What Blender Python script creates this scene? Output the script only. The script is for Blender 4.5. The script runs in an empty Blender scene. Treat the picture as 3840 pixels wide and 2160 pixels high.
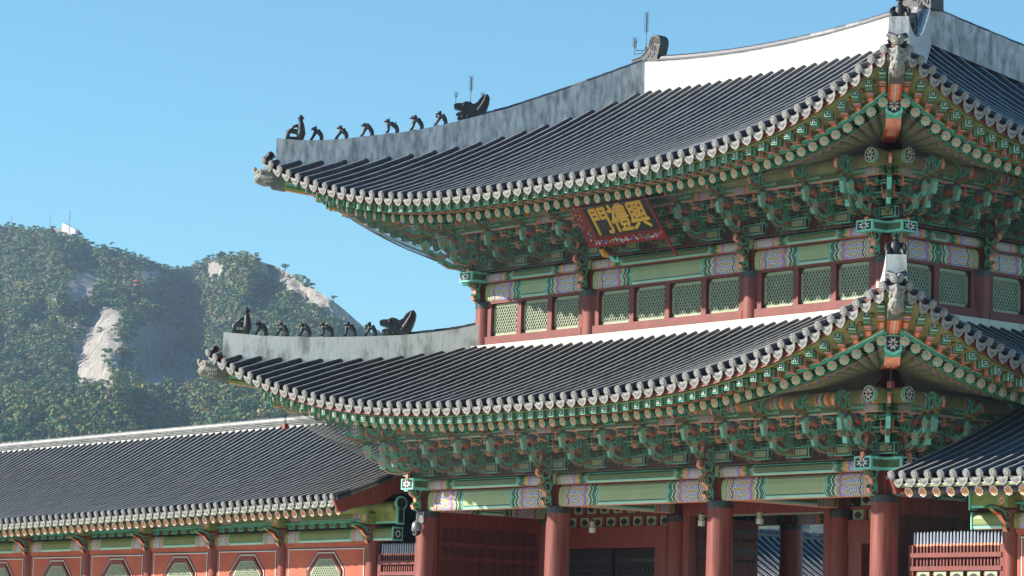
import bpy, math, random
from math import sin, cos, pi, radians, sqrt
from mathutils import Vector, Matrix, noise
random.seed(7)
SC = bpy.context.scene
COL = SC.collection
V = Vector

# ------------------------------------------------------------------ camera
YAW, PIT, ROL = 0.8785, 0.1251, 0.0283
CAMP = V((47.8077, -50.8495, 2.012)); FPX = 11391.5
fw = V((-sin(YAW)*cos(PIT), cos(YAW)*cos(PIT), sin(PIT)))
rt = V((cos(YAW), sin(YAW), 0)); up = rt.cross(fw)
rt, up = cos(ROL)*rt + sin(ROL)*up, -sin(ROL)*rt + cos(ROL)*up
cam = bpy.data.cameras.new('camera'); camo = bpy.data.objects.new('camera', cam); COL.objects.link(camo)
cam.sensor_width = 36; cam.lens = 36*FPX/3840; cam.clip_start = 1; cam.clip_end = 9000
camo.matrix_world = Matrix(((rt.x, up.x, -fw.x, CAMP.x), (rt.y, up.y, -fw.y, CAMP.y), (rt.z, up.z, -fw.z, CAMP.z), (0, 0, 0, 1)))
SC.camera = camo

# ------------------------------------------------------------------ light
SUN_A, SUN_E = radians(42.5), radians(27.0)          # azimuth west of south, elevation
sdir = V((-sin(SUN_A)*cos(SUN_E), -cos(SUN_A)*cos(SUN_E), sin(SUN_E)))
w = bpy.data.worlds.new('World'); SC.world = w; w.use_nodes = True
nt = w.node_tree; nt.nodes.clear()
sky = nt.nodes.new('ShaderNodeTexSky'); sky.sky_type = 'NISHITA'; sky.sun_disc = False
sky.sun_elevation = SUN_E; sky.sun_rotation = math.atan2(sdir.x, sdir.y)
sky.altitude = 50; sky.air_density = 1.0; sky.dust_density = 0.1; sky.ozone_density = 6.0
bg = nt.nodes.new('ShaderNodeBackground'); bg.inputs[1].default_value = 0.098
wo = nt.nodes.new('ShaderNodeOutputWorld')
tint = nt.nodes.new('ShaderNodeMixRGB'); tint.blend_type = 'MULTIPLY'; tint.inputs[0].default_value = 1; tint.inputs[2].default_value = (.80, 1.06, .93, 1)
nt.links.new(sky.outputs[0], tint.inputs[1]); nt.links.new(tint.outputs[0], bg.inputs[0]); nt.links.new(bg.outputs[0], wo.inputs[0])
sl = bpy.data.lights.new('sun', 'SUN'); sl.energy = 5.0; sl.angle = radians(0.5); sl.color = (1.0, 0.92, 0.80)
so = bpy.data.objects.new('sun', sl); COL.objects.link(so); so.rotation_euler = sdir.to_track_quat('Z', 'Y').to_euler()
so.location = (-40, -60, 60)
SC.view_settings.view_transform = 'Standard'; SC.view_settings.look = 'None'
SC.view_settings.exposure = 0.97; SC.view_settings.gamma = 1
SC.cycles.volume_bounces = 0; SC.cycles.max_bounces = 8; SC.cycles.diffuse_bounces = 5

# ------------------------------------------------------------------ materials
def N(t, k, **kw):
    n = t.nodes.new('ShaderNode'+k)
    for a, b in kw.items(): setattr(n, a, b)
    return n
def mat(name, col, rough=.6, var=.12, scale=6, bump=0, bscale=None, stretch=None, col2=None, spec=.5, thr=None, metal=0):
    m = bpy.data.materials.new(name); m.use_nodes = True; t = m.node_tree; t.nodes.clear()
    o = N(t, 'OutputMaterial'); b = N(t, 'BsdfPrincipled'); t.links.new(b.outputs[0], o.inputs[0])
    b.inputs['Roughness'].default_value = rough; b.inputs['Specular IOR Level'].default_value = spec; b.inputs['Metallic'].default_value = metal
    tc = N(t, 'TexCoord'); mp = N(t, 'Mapping'); t.links.new(tc.outputs['Object'], mp.inputs[0])
    if stretch: mp.inputs['Scale'].default_value = stretch
    nz = N(t, 'TexNoise'); nz.inputs['Scale'].default_value = scale; nz.inputs['Detail'].default_value = 6; nz.inputs['Roughness'].default_value = .6
    t.links.new(mp.outputs[0], nz.inputs[0])
    r = N(t, 'ValToRGB'); t.links.new(nz.outputs[0], r.inputs[0])
    c2 = col2 or tuple(min(1, c*(1+var*2)) for c in col); c1 = col if col2 else tuple(c*(1-var*2) for c in col)
    lo, hi = thr or (.3, .7)
    r.color_ramp.elements[0].position = lo; r.color_ramp.elements[1].position = hi
    r.color_ramp.elements[0].color = (*c1, 1); r.color_ramp.elements[1].color = (*c2, 1)
    t.links.new(r.outputs[0], b.inputs['Base Color'])
    if bump:
        n2 = N(t, 'TexNoise'); n2.inputs['Scale'].default_value = bscale or scale*4; n2.inputs['Detail'].default_value = 5
        t.links.new(mp.outputs[0], n2.inputs[0])
        bp = N(t, 'Bump'); bp.inputs['Strength'].default_value = bump; bp.inputs['Distance'].default_value = .02 if scale > .2 else 1.5
        t.links.new(n2.outputs[0], bp.inputs['Height']); t.links.new(bp.outputs[0], b.inputs['Normal'])
    return m
M = {}
M['tile'] = mat('roof_tile', (.036, .040, .054), .45, .10, 2, .05, 20, spec=.4)
M['tile_grey'] = mat('roof_tile_weathered', (.15, .15, .15), .5, .2, 5, .3, 20)
M['tile_b'] = mat('roof_tile_variant', (.055, .058, .068), .5, .2, 3, .05, 20, spec=.4)
M['crown'] = mat('roof_tile_sunlit_crown', (.29, .29, .285), .55, .12, 2, .05, 20, spec=.4)  # pale crown faces paint the sunlit stripe along each tile roll
M['pan'] = mat('pan_tile', (.010, .012, .018), .6, .3, 8, .5, 25)
M['tile_end'] = mat('eave_tile_end', (.27, .27, .265), .7, .2, 14, .6, 30)
M['tile_rec'] = mat('eave_tile_relief', (.16, .16, .16), .8, .35, 40, .8, 60)
M['white'] = mat('white_plaster', (.34, .32, .28), .85, .03, 3.5, .1, 20, stretch=(1, 1, .25), col2=(.62, .60, .55), thr=(.28, .42))
M['grey_pl'] = mat('weathered_plaster', (.26, .255, .25), .9, .3, 7, .3, 14, stretch=(1, 1, .28), col2=(.62, .61, .62), thr=(.34, .62))
M['cream_pl'] = mat('cream_plaster', (.34, .32, .28), .9, .1, 2.6, .2, 14, stretch=(1, 1, .4), col2=(.74, .71, .66), thr=(.32, .50))
M['red'] = mat('red_painted_wood', (.20, .034, .021), .55, .18, 2.5, .25, 10, stretch=(6, 6, .5))
M['redwear'] = mat('worn_red_column', (.165, .027, .020), .6, .1, 1.6, .35, 8, stretch=(5, 5, .35), col2=(.29, .085, .06), thr=(.42, .72))
M['redwall'] = mat('red_wall_panel', (.42, .085, .048), .85, .08, 1.2, .1, 20, col2=(.56, .14, .08))
M['redpost'] = mat('red_post', (.165, .027, .021), .6, .12, 3, .2, 10)
M['dark'] = mat('dark_interior_shade', (.02, .010, .008), .8, .2, 4)
M['maroon'] = mat('maroon_paint', (.12, .03, .02), .7, .2, 8)
M['planks'] = mat('dark_red_planks', (.105, .022, .016), .6, .2, 3, .3, 10, stretch=(3, 3, .3))
M['green'] = mat('moss_green_paint', (.22, .28, .075), .7, .15, 3, .15, 12)
M['ggreen'] = mat('grey_green_paint', (.30, .36, .18), .65, .10, 1.5, .1, 12, stretch=(.5, .5, 3))
M['dgreen'] = mat('dark_green_paint', (.075, .13, .06), .7, .2, 8)
M['teal'] = mat('teal_paint', (.08, .40, .28), .6, .15, 8)
M['teald'] = mat('aged_teal_paint', (.07, .28, .19), .6, .15, 8)
M['aqua'] = mat('light_aqua_paint', (.20, .62, .50), .6, .1, 8)
M['salmon'] = mat('salmon_paint', (.80, .32, .20), .6, .1, 6)
M['orange'] = mat('orange_red_paint', (.55, .085, .03), .6, .1, 6)
M['ochre'] = mat('ochre_paint', (.62, .28, .03), .6, .1, 6)
M['blue'] = mat('blue_violet_paint', (.13, .13, .50), .6, .1, 6)
M['pw'] = mat('white_paint', (.75, .76, .70), .6, .05, 6)
M['black'] = mat('black_paint', (.012, .012, .014), .5, .1, 6)
M['iron'] = mat('iron_band', (.03, .032, .036), .45, .2, 8, .2)
M['clay'] = mat('dark_clay_sculpture', (.018, .018, .022), .5, .3, 12, .5, 30)
M['stone'] = mat('carved_grey_stone', (.24, .23, .20), .8, .3, 9, .9, 22)
M['copper'] = mat('aged_copper_sheath', (.10, .11, .085), .45, .2, 6, .2)
M['frameg'] = mat('pale_green_window_frame', (.33, .37, .24), .65, .06, 6)
M['lattice'] = mat('pale_green_lattice', (.40, .45, .33), .6, .05, 6)
M['winback'] = mat('window_backing', (.10, .115, .08), .8, .1, 6)
M['metal'] = mat('grey_camera_metal', (.22, .23, .25), .3, .05, 6, metal=.3)
M['glassd'] = mat('dark_dome_glass', (.01, .01, .012), .1, .05, 6)
M['lampw'] = mat('frosted_lamp_glass', (.72, .70, .66), .4, .03, 6)
M['brass'] = mat('aged_brass', (.30, .24, .10), .4, .2, 12)
M['gold'] = mat('gold_paint', (.95, .56, .07), .45, .05, 6)
M['signred'] = mat('red_sign_frame', (.30, .016, .014), .55, .1, 12)
M['netm'] = mat('net_wire', (.16, .17, .16), .6, .05, 3)
M['spike'] = mat('pale_blue_spike', (.42, .47, .58), .5, .05, 6)
M['stonefloor'] = mat('granite_terrace', (.36, .34, .31), .85, .12, 2, .2)

def voron_mat(name, base, cols, scale, stretch=(1, 1, 1)):
    """painted floral clutter: voronoi cells with rings of colour"""
    m = bpy.data.materials.new(name); m.use_nodes = True; t = m.node_tree; t.nodes.clear()
    o = N(t, 'OutputMaterial'); b = N(t, 'BsdfPrincipled'); t.links.new(b.outputs[0], o.inputs[0]); b.inputs['Roughness'].default_value = .65
    tc = N(t, 'TexCoord'); mp = N(t, 'Mapping'); t.links.new(tc.outputs['Object'], mp.inputs[0]); mp.inputs['Scale'].default_value = stretch
    v = N(t, 'TexVoronoi'); v.inputs['Scale'].default_value = scale; t.links.new(mp.outputs[0], v.inputs['Vector'])
    r = N(t, 'ValToRGB'); r.color_ramp.interpolation = 'CONSTANT'; t.links.new(v.outputs['Distance'], r.inputs[0])
    e = r.color_ramp.elements
    while len(e) > 1: e.remove(e[0])
    e[0].position = 0; e[0].color = (*cols[0], 1)
    for i, c in enumerate(cols[1:]): k = e.new((i+1)*.72/len(cols)); k.color = (*c, 1)
    t.links.new(r.outputs[0], b.inputs['Base Color'])
    return m
def beam_mat(name, stops, field, flower, wave=.035, scale=8, vb=True):
    """dancheong beam: UV.x = metres from the nearer end, UV.y = 0..1 over the height"""
    m = bpy.data.materials.new(name); m.use_nodes = True; t = m.node_tree; t.nodes.clear(); L = t.links.new
    o = N(t, 'OutputMaterial'); b = N(t, 'BsdfPrincipled'); L(b.outputs[0], o.inputs[0]); b.inputs['Roughness'].default_value = .5
    uv = N(t, 'UVMap'); sp = N(t, 'SeparateXYZ'); L(uv.outputs[0], sp.inputs[0])
    def mth(op, a, c=None, v1=None, v2=None):
        n = N(t, 'Math', operation=op)
        if a is not None: L(a, n.inputs[0])
        elif v1 is not None: n.inputs[0].default_value = v1
        if c is not None: L(c, n.inputs[1])
        elif v2 is not None: n.inputs[1].default_value = v2
        return n.outputs[0]
    yv = mth('MULTIPLY', sp.outputs[1], v2=2*pi); sw = mth('SINE', yv); sw = mth('ABSOLUTE', sw); sw = mth('MULTIPLY', sw, v2=wave*2)
    s2 = mth('MULTIPLY', mth('ABSOLUTE', mth('SINE', mth('MULTIPLY', sp.outputs[1], v2=6*pi))), v2=wave)
    u = mth('SUBTRACT', sp.outputs[0], sw); u = mth('SUBTRACT', u, s2); u = mth('MULTIPLY', u, v2=1/2.0)
    r = N(t, 'ValToRGB'); r.color_ramp.interpolation = 'CONSTANT'; L(u, r.inputs[0]); e = r.color_ramp.elements
    while len(e) > 1: e.remove(e[0])
    e[0].position = 0; e[0].color = (*stops[0][1], 1)
    for p, c in stops[1:]: k = e.new(p/2.0); k.color = (*c, 1)
    # flowers
    mpp = N(t, 'Mapping'); mpp.inputs['Scale'].default_value = (scale, scale*.45, 1); L(uv.outputs[0], mpp.inputs[0])
    v = N(t, 'TexVoronoi'); v.voronoi_dimensions = '2D'; v.inputs['Scale'].default_value = 1; v.inputs['Randomness'].default_value = .55; L(mpp.outputs[0], v.inputs['Vector'])
    r2 = N(t, 'ValToRGB'); r2.color_ramp.interpolation = 'CONSTANT'; L(v.outputs['Distance'], r2.inputs[0]); e = r2.color_ramp.elements
    while len(e) > 1: e.remove(e[0])
    fc = [(.80, .35, .25), (.14, .14, .62), (.14, .14, .62), (.78, .78, .72), (.04, .34, .22), (.62, .28, .05), (.72, .26, .16), (.05, .36, .24)]
    e[0].position = 0; e[0].color = (*fc[0], 1)
    for i, c in enumerate(fc[1:]): k = e.new(.08+i*.095); k.color = (*c, 1)
    a = mth('GREATER_THAN', u, v2=flower[0]/2); c_ = mth('LESS_THAN', u, v2=flower[1]/2); f = mth('MULTIPLY', a, c_)
    mx = N(t, 'MixRGB'); L(f, mx.inputs[0]); L(r.outputs[0], mx.inputs[1]); L(r2.outputs[0], mx.inputs[2])
    out = mx.outputs[0]
    if vb:  # painted border lines along the beam in the plain field
        r3 = N(t, 'ValToRGB'); r3.color_ramp.interpolation = 'CONSTANT'; L(sp.outputs[1], r3.inputs[0]); e = r3.color_ramp.elements
        while len(e) > 1: e.remove(e[0])
        e[0].position = 0; e[0].color = (.5, .75, .6, 1)
        for p, c in vb: k = e.new(p); k.color = (*c, 1)
        g = mth('GREATER_THAN', u, v2=field/2)
        nz = N(t, 'TexNoise'); nz.inputs['Scale'].default_value = 2.0; tc = N(t, 'TexCoord'); L(tc.outputs['Object'], nz.inputs[0])
        mm = N(t, 'MixRGB', blend_type='MULTIPLY'); mm.inputs[0].default_value = .35; L(r3.outputs[0], mm.inputs[1]); L(nz.outputs[0], mm.inputs[2])
        mx2 = N(t, 'MixRGB'); L(g, mx2.inputs[0]); L(out, mx2.inputs[1]); L(mm.outputs[0], mx2.inputs[2]); out = mx2.outputs[0]
    L(out, b.inputs['Base Color'])
    return m
_T = (.20, .62, .50); _S = (.72, .27, .17); _O = (.62, .28, .03); _B = (.16, .16, .60); _G = (.035, .14, .06); _M = (.10, .02, .015); _K = (.01, .01, .01); _W = (.8, .8, .74); _GG = (.36, .44, .22); _TE = (.035, .30, .20)
st = [(0, _GG), (.10, _K), (.12, _W), (.14, _S), (.20, _TE), (.24, _W), (.26, _M), (.31, _S), (.85, _S), (.90, _B), (.98, _O), (1.06, _T), (1.12, _M), (1.20, _W), (1.22, _G), (1.36, _T), (1.40, _K), (1.43, _W), (1.45, _GG)]
M['beam'] = beam_mat('painted_beam', st, 1.45, (.32, .85), vb=[(.10, _T), (.14, _K), (.18, _GG), (.86, (.11, .13, .09)), (.9, (.6, .62, .55)), (.92, (.2, .22, .14))])
st2 = [(0, _G), (.08, _S), (.13, _TE), (.18, _S), (.70, _B), (.76, _S), (.82, _O), (.90, _TE), (.98, _M), (1.05, _G), (1.16, _T), (1.19, _K), (1.22, _W), (1.24, _GG)]
M['plate'] = beam_mat('painted_plate_beam', st2, 1.24, (.18, .70), scale=10, vb=[(.1, _T), (.2, _K), (.26, (.13, .17, .07)), (.74, _K), (.8, _T), (.9, _G)])
st3 = [(0, (.2, .26, .08)), (.05, _K), (.07, _O), (.10, _G), (.13, _S), (.42, _T), (.46, _B), (.51, _S), (.56, _O), (.61, _G), (.64, _T), (.68, _K), (.7, (.2, .26, .08))]
M['cbeam'] = beam_mat('corridor_painted_beam', st3, .70, (.13, .42), wave=.02, scale=9, vb=[(.12, _T), (.2, _K), (.25, (.19, .25, .07)), (.84, (.1, .13, .05)), (.88, (.24, .27, .1))])
M['clutter'] = voron_mat('painted_scrollwork', None, [(.03, .24, .15), (.02, .05, .03), (.62, .25, .16), (.14, .14, .5), (.03, .03, .02), (.05, .28, .18), (.55, .25, .03)], 7)
M['soffit'] = mat('green_soffit_board', (.22, .23, .09), .7, .15, 4)

# ------------------------------------------------------------------ mesh builder
class MB:
    def __init__(s): s.v = []; s.f = []; s.m = []; s.uv = []
    def add(s, vs, fs, mi=0, uv=None):
        n = len(s.v); s.v += [tuple(x) for x in vs]
        for k, f in enumerate(fs):
            s.f.append(tuple(n+i for i in f)); s.m.append(mi if isinstance(mi, int) else mi[k])
            s.uv.append(uv[k] if uv else None)
    def box(s, c, d, mi=0, R=None):
        c = V(c); x, y, z = d[0]/2, d[1]/2, d[2]/2
        vs = [V((a*x, b*y, e*z)) for a in (-1, 1) for b in (-1, 1) for e in (-1, 1)]
        if R: vs = [R @ q for q in vs]
        s.add([c+q for q in vs], [(0, 1, 3, 2), (4, 6, 7, 5), (0, 4, 5, 1), (2, 3, 7, 6), (0, 2, 6, 4), (1, 5, 7, 3)], mi)
    def bar(s, a, b, wd, ht, mi=0, upv=V((0, 0, 1)), taper=1):
        a, b = V(a), V(b); d = (b-a).normalized(); l = d.cross(upv).normalized(); u = l.cross(d)
        vs = [a+l*wd/2*i+u*ht/2*j for i, j in ((-1, -1), (1, -1), (1, 1), (-1, 1))] + [b+l*wd/2*taper*i+u*ht/2*taper*j for i, j in ((-1, -1), (1, -1), (1, 1), (-1, 1))]
        s.add(vs, [(3, 2, 1, 0), (4, 5, 6, 7), (0, 1, 5, 4), (1, 2, 6, 5), (2, 3, 7, 6), (3, 0, 4, 7)], mi)
    def tube(s, pts, rad, n=6, mi=0, cap=True, squash=None, axis=None):
        pts = [V(p) for p in pts]; rad = rad if isinstance(rad, (list, tuple)) else [rad]*len(pts)
        vs = []; prev = None
        for i, p in enumerate(pts):
            d = (pts[min(i+1, len(pts)-1)]-pts[max(i-1, 0)])
            d = d.normalized() if d.length > 1e-9 else V((0, 0, 1))
            r = axis if axis else (V((0, 0, 1)) if abs(d.z) < .9 else V((1, 0, 0)))
            if prev is not None and not axis: r = prev
            l = d.cross(r).normalized(); u = l.cross(d).normalized(); prev = u
            q = squash or 1
            for k in range(n):
                a = 2*pi*k/n; vs.append(p+l*cos(a)*rad[i]*q+u*sin(a)*rad[i])
        fs = [(i*n+k, i*n+(k+1) % n, (i+1)*n+(k+1) % n, (i+1)*n+k) for i in range(len(pts)-1) for k in range(n)]
        if cap: fs += [tuple(range(n-1, -1, -1)), tuple((len(pts)-1)*n+k for k in range(n))]
        s.add(vs, fs, mi)
    def prism(s, poly, o, ax, ay, az, th, mi=0, side=None):
        """polygon (x,y) in ax/ay plane, extruded +-th/2 along az; side = material or per-edge list"""
        o, ax, ay, az = V(o), V(ax), V(ay), V(az); n = len(poly)
        vs = [o+ax*x+ay*y-az*th/2 for x, y in poly]+[o+ax*x+ay*y+az*th/2 for x, y in poly]
        fs = [tuple(range(n-1, -1, -1)), tuple(range(n, 2*n))]; ms = [mi, mi]
        for k in range(n):
            fs.append((k, (k+1) % n, n+(k+1) % n, n+k)); ms.append(mi if side is None else (side if isinstance(side, int) else side[k]))
        s.add(vs, fs, ms)
    def ball(s, c, r, mi=0, n=8, k=5, sc=(1, 1, 1)):
        c = V(c); vs = [c+V((0, 0, r*sc[2]))]
        for i in range(1, k):
            t = pi*i/k
            for j in range(n): p = 2*pi*j/n; vs.append(c+V((r*sin(t)*cos(p)*sc[0], r*sin(t)*sin(p)*sc[1], r*cos(t)*sc[2])))
        vs.append(c-V((0, 0, r*sc[2]))); L = len(vs)-1
        fs = [(0, 1+j, 1+(j+1) % n) for j in range(n)]
        for i in range(k-2): fs += [(1+i*n+j, 1+(i+1)*n+j, 1+(i+1)*n+(j+1) % n, 1+i*n+(j+1) % n) for j in range(n)]
        fs += [(L, 1+(k-2)*n+(j+1) % n, 1+(k-2)*n+j) for j in range(n)]
        s.add(vs, fs, mi)
    def disc(s, c, nrm, r, mi=0, n=12, th=.01, upv=V((0, 0, 1)), star=0):
        nrm = V(nrm).normalized(); l = upv.cross(nrm).normalized(); u = nrm.cross(l)
        poly = []
        for k in range(n):
            a = 2*pi*k/n; rr = r*(1-(star if k % 2 else 0)); poly.append((cos(a)*rr, sin(a)*rr))
        s.prism(poly, V(c)+nrm*th/2, l, u, nrm, th, mi)
    def mesh(s, name, mats, smooth=False):
        me = bpy.data.meshes.new(name); me.from_pydata(s.v, [], s.f)
        for m in mats: me.materials.append(M[m])
        me.polygons.foreach_set('material_index', s.m)
        if any(u is not None for u in s.uv):
            ul = me.uv_layers.new(name='UVMap'); k = 0
            for f, u in zip(s.f, s.uv):
                for j in range(len(f)):
                    ul.data[k].uv = u[j] if u else (0, 0); k += 1
        if smooth: me.polygons.foreach_set('use_smooth', [True]*len(s.f))
        me.update(); return me
    def obj(s, name, mats, parent=None, smooth=False, mw=None, ang=None):
        me = s.mesh(name, mats, smooth)
        return link(name, me, parent, mw)
def link(name, me, parent=None, mw=None):
    o = bpy.data.objects.new(name, me); COL.objects.link(o)
    if mw is not None: o.matrix_local = mw
    if parent: o.parent = parent
    return o
def empty(name, label, cat, loc=(0, 0, 0), group=None, rz=0):
    o = bpy.data.objects.new(name, None); COL.objects.link(o); o.location = loc; o.rotation_euler = (0, 0, rz); o.empty_display_size = .2
    return tag(o, label, cat, group)
def tag(o, label=None, cat=None, group=None, kind=None):
    if label: o['label'] = label
    if cat: o['category'] = cat
    if group: o['group'] = group
    if kind: o['kind'] = kind
    return o
def lerp(a, b, t): return a+(b-a)*t
def interp(x, pts):
    if x <= pts[0][0]: return pts[0][1]
    for (a, b), (c, d) in zip(pts, pts[1:]):
        if x <= c: return b+(d-b)*(x-a)/(c-a)
    return pts[-1][1]

# ------------------------------------------------------------------ hipped roof geometry
class Roof:
    def __init__(s, X0, X1, Y0, Y1, run_s, run_e, tile, fly, raf, prof, sag=.4):
        s.c = {'S': (V((X0, Y0, 0)), V((1, 0, 0)), V((0, 1, 0)), X1-X0, run_s, run_e),
               'E': (V((X1, Y0, 0)), V((0, 1, 0)), V((-1, 0, 0)), Y1-Y0, run_e, run_s),
               'N': (V((X1, Y1, 0)), V((-1, 0, 0)), V((0, -1, 0)), X1-X0, run_s, run_e),
               'W': (V((X0, Y1, 0)), V((0, -1, 0)), V((1, 0, 0)), Y1-Y0, run_e, run_s)}
        s.half = (X1-X0)/2; s.tile = tile; s.fly = fly; s.raf = raf; s.prof = prof; s.sag = sag
    def A(s, side): return s.c[side][3]
    def pt(s, side, a, d, z):
        o, ad, ind, A, r, cr = s.c[side]; q = o+ad*a+ind*d; q.z = z; return q
    def lift(s, c, inset, L, p): return L*max(0, 1-(c-inset)/(s.half-inset))**p
    def eave(s, side, a, inset, spec, dz=0, dins=0):
        """point on a curve that follows the eave; spec = (z0, L, p)"""
        A = s.c[side][3]; c = min(a, A-a); sg = abs(a-A/2)/(A/2-inset)
        d = inset+s.sag*(1-min(1, sg)**2)+dins
        return s.pt(side, a, d, spec[0]+s.lift(c, inset, spec[1], spec[2])+dz)
    def surf(s, side, a, d):
        o, ad, ind, A, run, cr = s.c[side]; c = min(a, A-a); d0 = s.sag*(1-min(1, abs(a-A/2)/(A/2))**2)
        t = (d-d0)/(run-d0); return s.pt(side, a, d, s.tile[0]+s.prof(t)+s.lift(c, 0, s.tile[1], s.tile[2])*s.g(t))
    def g(s, t): return 1
    def dstart(s, side, a):
        A = s.c[side][3]; return s.sag*(1-min(1, abs(a-A/2)/(A/2))**2)
    def dend(s, side, a, top):
        o, ad, ind, A, run, cr = s.c[side]; c = min(a, A-a); return min(top, c*run/cr)

def tile_field(name_mb, R, side, top, spacing=.395, rr=.1, joint=.36, simple=False):
    """rolls, pans and eave end tiles of one slope, into two builders (roof, ends)"""
    mb, me = name_mb; o, ad, ind, A, run, cr = R.c[side]
    n = int(round(A/spacing)); sp = A/n
    for i in range(n+1):
        a = i*sp if 0 < i < n else (.06 if i == 0 else A-.06)
        a_row = a
        for kind in ('roll', 'pan'):
            if kind == 'roll' and 0 < i < n: a = a_row+random.uniform(-.010, .010)
            if kind == 'pan':
                if i == n: continue
                a = (i+.5)*sp
            d0 = R.dstart(side, a); d1 = R.dend(side, a, top)
            if kind == 'pan': d0 += .0
            if i in (0, n) and kind == 'roll': d1 = max(d1, d0+.30)
            if d1-d0 < .3: d1 = d0+.3
            k = max(1, int((d1-d0)/joint)); ds = [d0+(d1-d0)*j/k for j in range(k+1)]
            P = [R.surf(side, a, d) for d in ds]
            if kind == 'roll':
                m = 9; ang = [-.35, .25, .8, 1.22, 1.62, 2.0, 2.5, 3.0, pi+.35]
                for j in range(k):
                    dr = (P[j+1]-P[j]).normalized(); u = ad.cross(dr).normalized()
                    if u.z < 0: u = -u
                    jit = random.uniform(-.003, .003)
                    r0, r1 = rr*1.0, rr*.94
                    p0 = P[j]-dr*.015+u*jit; p1 = P[j+1]+u*jit
                    vs = [p0+ad*cos(t)*r0+u*sin(t)*r0 for t in ang]+[p1+ad*cos(t)*r1+u*sin(t)*r1 for t in ang]
                    mi = 0 if random.random() > .12 else 4
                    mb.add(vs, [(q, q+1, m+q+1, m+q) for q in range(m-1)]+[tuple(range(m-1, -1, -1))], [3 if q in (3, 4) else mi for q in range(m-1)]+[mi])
                # round end
                dr = (P[1]-P[0]).normalized(); nr = -dr; u = ad.cross(dr).normalized(); u = u if u.z > 0 else -u
                if not simple:
                    me.disc(P[0]-dr*.02, nr, rr*1.0, 0, 14, .04, u)
                    me.disc(P[0]-dr*.062, nr, rr*.80, 1, 12, .004, u)
                    for q in range(4):
                        t = pi/4+q*pi/2; c = P[0]-dr*.068+ad*cos(t)*rr*.38+u*sin(t)*rr*.38
                        me.disc(c, nr, rr*.3, 0, 6, .006, u)
                    ups = P[-1]; drr = (P[-1]-P[-2]).normalized()
            else:
                hw = sp/2; prev = None
                for j in range(k):
                    dr = (P[j+1]-P[j]).normalized(); u = ad.cross(dr).normalized(); u = u if u.z > 0 else -u
                    lv = u*.025
                    row = lambda p, e: [p+ad*(-hw)-u*.03+e, p-ad*hw*.5-u*.10+e, p-u*.125+e, p+ad*hw*.5-u*.10+e, p+ad*hw-u*.03+e]
                    vs = row(P[j], lv)+row(P[j+1], lv*0)
                    mb.add(vs, [(q, q+1, 5+q+1, 5+q) for q in range(4)], 1)
                    if j: mb.add(row(P[j], lv)+row(P[j], lv*0), [(q+5, q+6, q+1, q) for q in range(4)], 1)
                if not simple:
                    dr = (P[1]-P[0]).normalized(); u = V((0, 0, 1)); out = (-ind*.95-V((0, 0, .28))).normalized(); l = ad
                    uu = out.cross(l).normalized(); uu = uu if uu.z > 0 else -uu
                    w2 = hw*.92
                    pl = [(-w2, .02), (-w2*.95, -.08), (-w2*.62, -.18), (0, -.25), (w2*.62, -.18), (w2*.95, -.08), (w2, .02), (w2*.5, -.04), (0, -.06), (-w2*.5, -.04)]
                    c = P[0]-ind*(-.01)-u*.05
                    me.prism(pl, c, l, uu, out, .025, 0)
                    pl2 = [(-w2*.55, -.09), (-w2*.4, -.15), (0, -.19), (w2*.4, -.15), (w2*.55, -.09), (w2*.3, -.11), (0, -.12), (-w2*.3, -.11)]
                    me.prism(pl2, c+out*.015, l, uu, out, .004, 1)

def strip(mb, R, side, inset, spec, dz, wd, ht, mi, a0=None, a1=None, n=48, faces=None):
    """square moulding that follows the eave curve"""
    A = R.A(side); a0 = inset if a0 is None else a0; a1 = A-inset if a1 is None else a1
    ind = R.c[side][2]; vs = []
    for k in range(n+1):
        a = a0+(a1-a0)*k/n; p = R.eave(side, a, inset, spec, dz)
        for i, j in ((-1, -1), (1, -1), (1, 1), (-1, 1)): vs.append(p+ind*wd/2*i+V((0, 0, ht/2*j)))
    fs = [(4*k+q, 4*k+(q+1) % 4, 4*k+4+(q+1) % 4, 4*k+4+q) for k in range(n) for q in range(4)]
    mb.add(vs, fs+[(3, 2, 1, 0), (4*n, 4*n+1, 4*n+2, 4*n+3)], mi)

# colour slots used by all painted parts
PM = ['dgreen', 'teal', 'salmon', 'orange', 'maroon', 'pw', 'black', 'green', 'blue', 'ochre', 'aqua', 'teald', 'ggreen', 'red', 'soffit']
(DG, TE, SA, OR, MA, PW, BK, GR, BL, OC, AQ, TD, GG, RD, SF) = range(15)

def rafter_mesh():
    """round rafter, end at origin facing -Y, body running +Y, unit length 1 (scaled in Y)"""
    b = MB(); n = 12; r = .105
    b.tube([(0, 0, 0), (0, .03, 0)], r, n, TD, False); b.tube([(0, .03, 0), (0, .06, 0)], r, n, DG, False); b.tube([(0, .06, 0), (0, .12, 0)], r, n, TD, False); b.tube([(0, .12, 0), (0, .22, 0)], r, n, SF, False)
    b.tube([(0, .22, 0), (0, .26, 0)], r, n, OC, False); b.tube([(0, .26, 0), (0, .3, 0)], r, n, BL, False); b.tube([(0, .3, 0), (0, 1, 0)], [r, r], n, SF, False)
    b.disc((0, 0, 0), (0, -1, 0), r*1.12, BK, 16, .004)
    b.disc((0, -.002, 0), (0, -1, 0), r*1.12, AQ, 16, .006, star=.12)
    for q in range(8):
        t = q*pi/4; c = V((cos(t)*r*.66, -.006, sin(t)*r*.66)); b.disc(c, (0, -1, 0), r*.24, SA, 6, .008)
    b.disc((0, -.012, 0), (0, -1, 0), r*.44, PW, 8, .006); b.disc((0, -.016, 0), (0, -1, 0), r*.34, TE, 8, .006)
    return b.mesh('rafter', PM)
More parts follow.
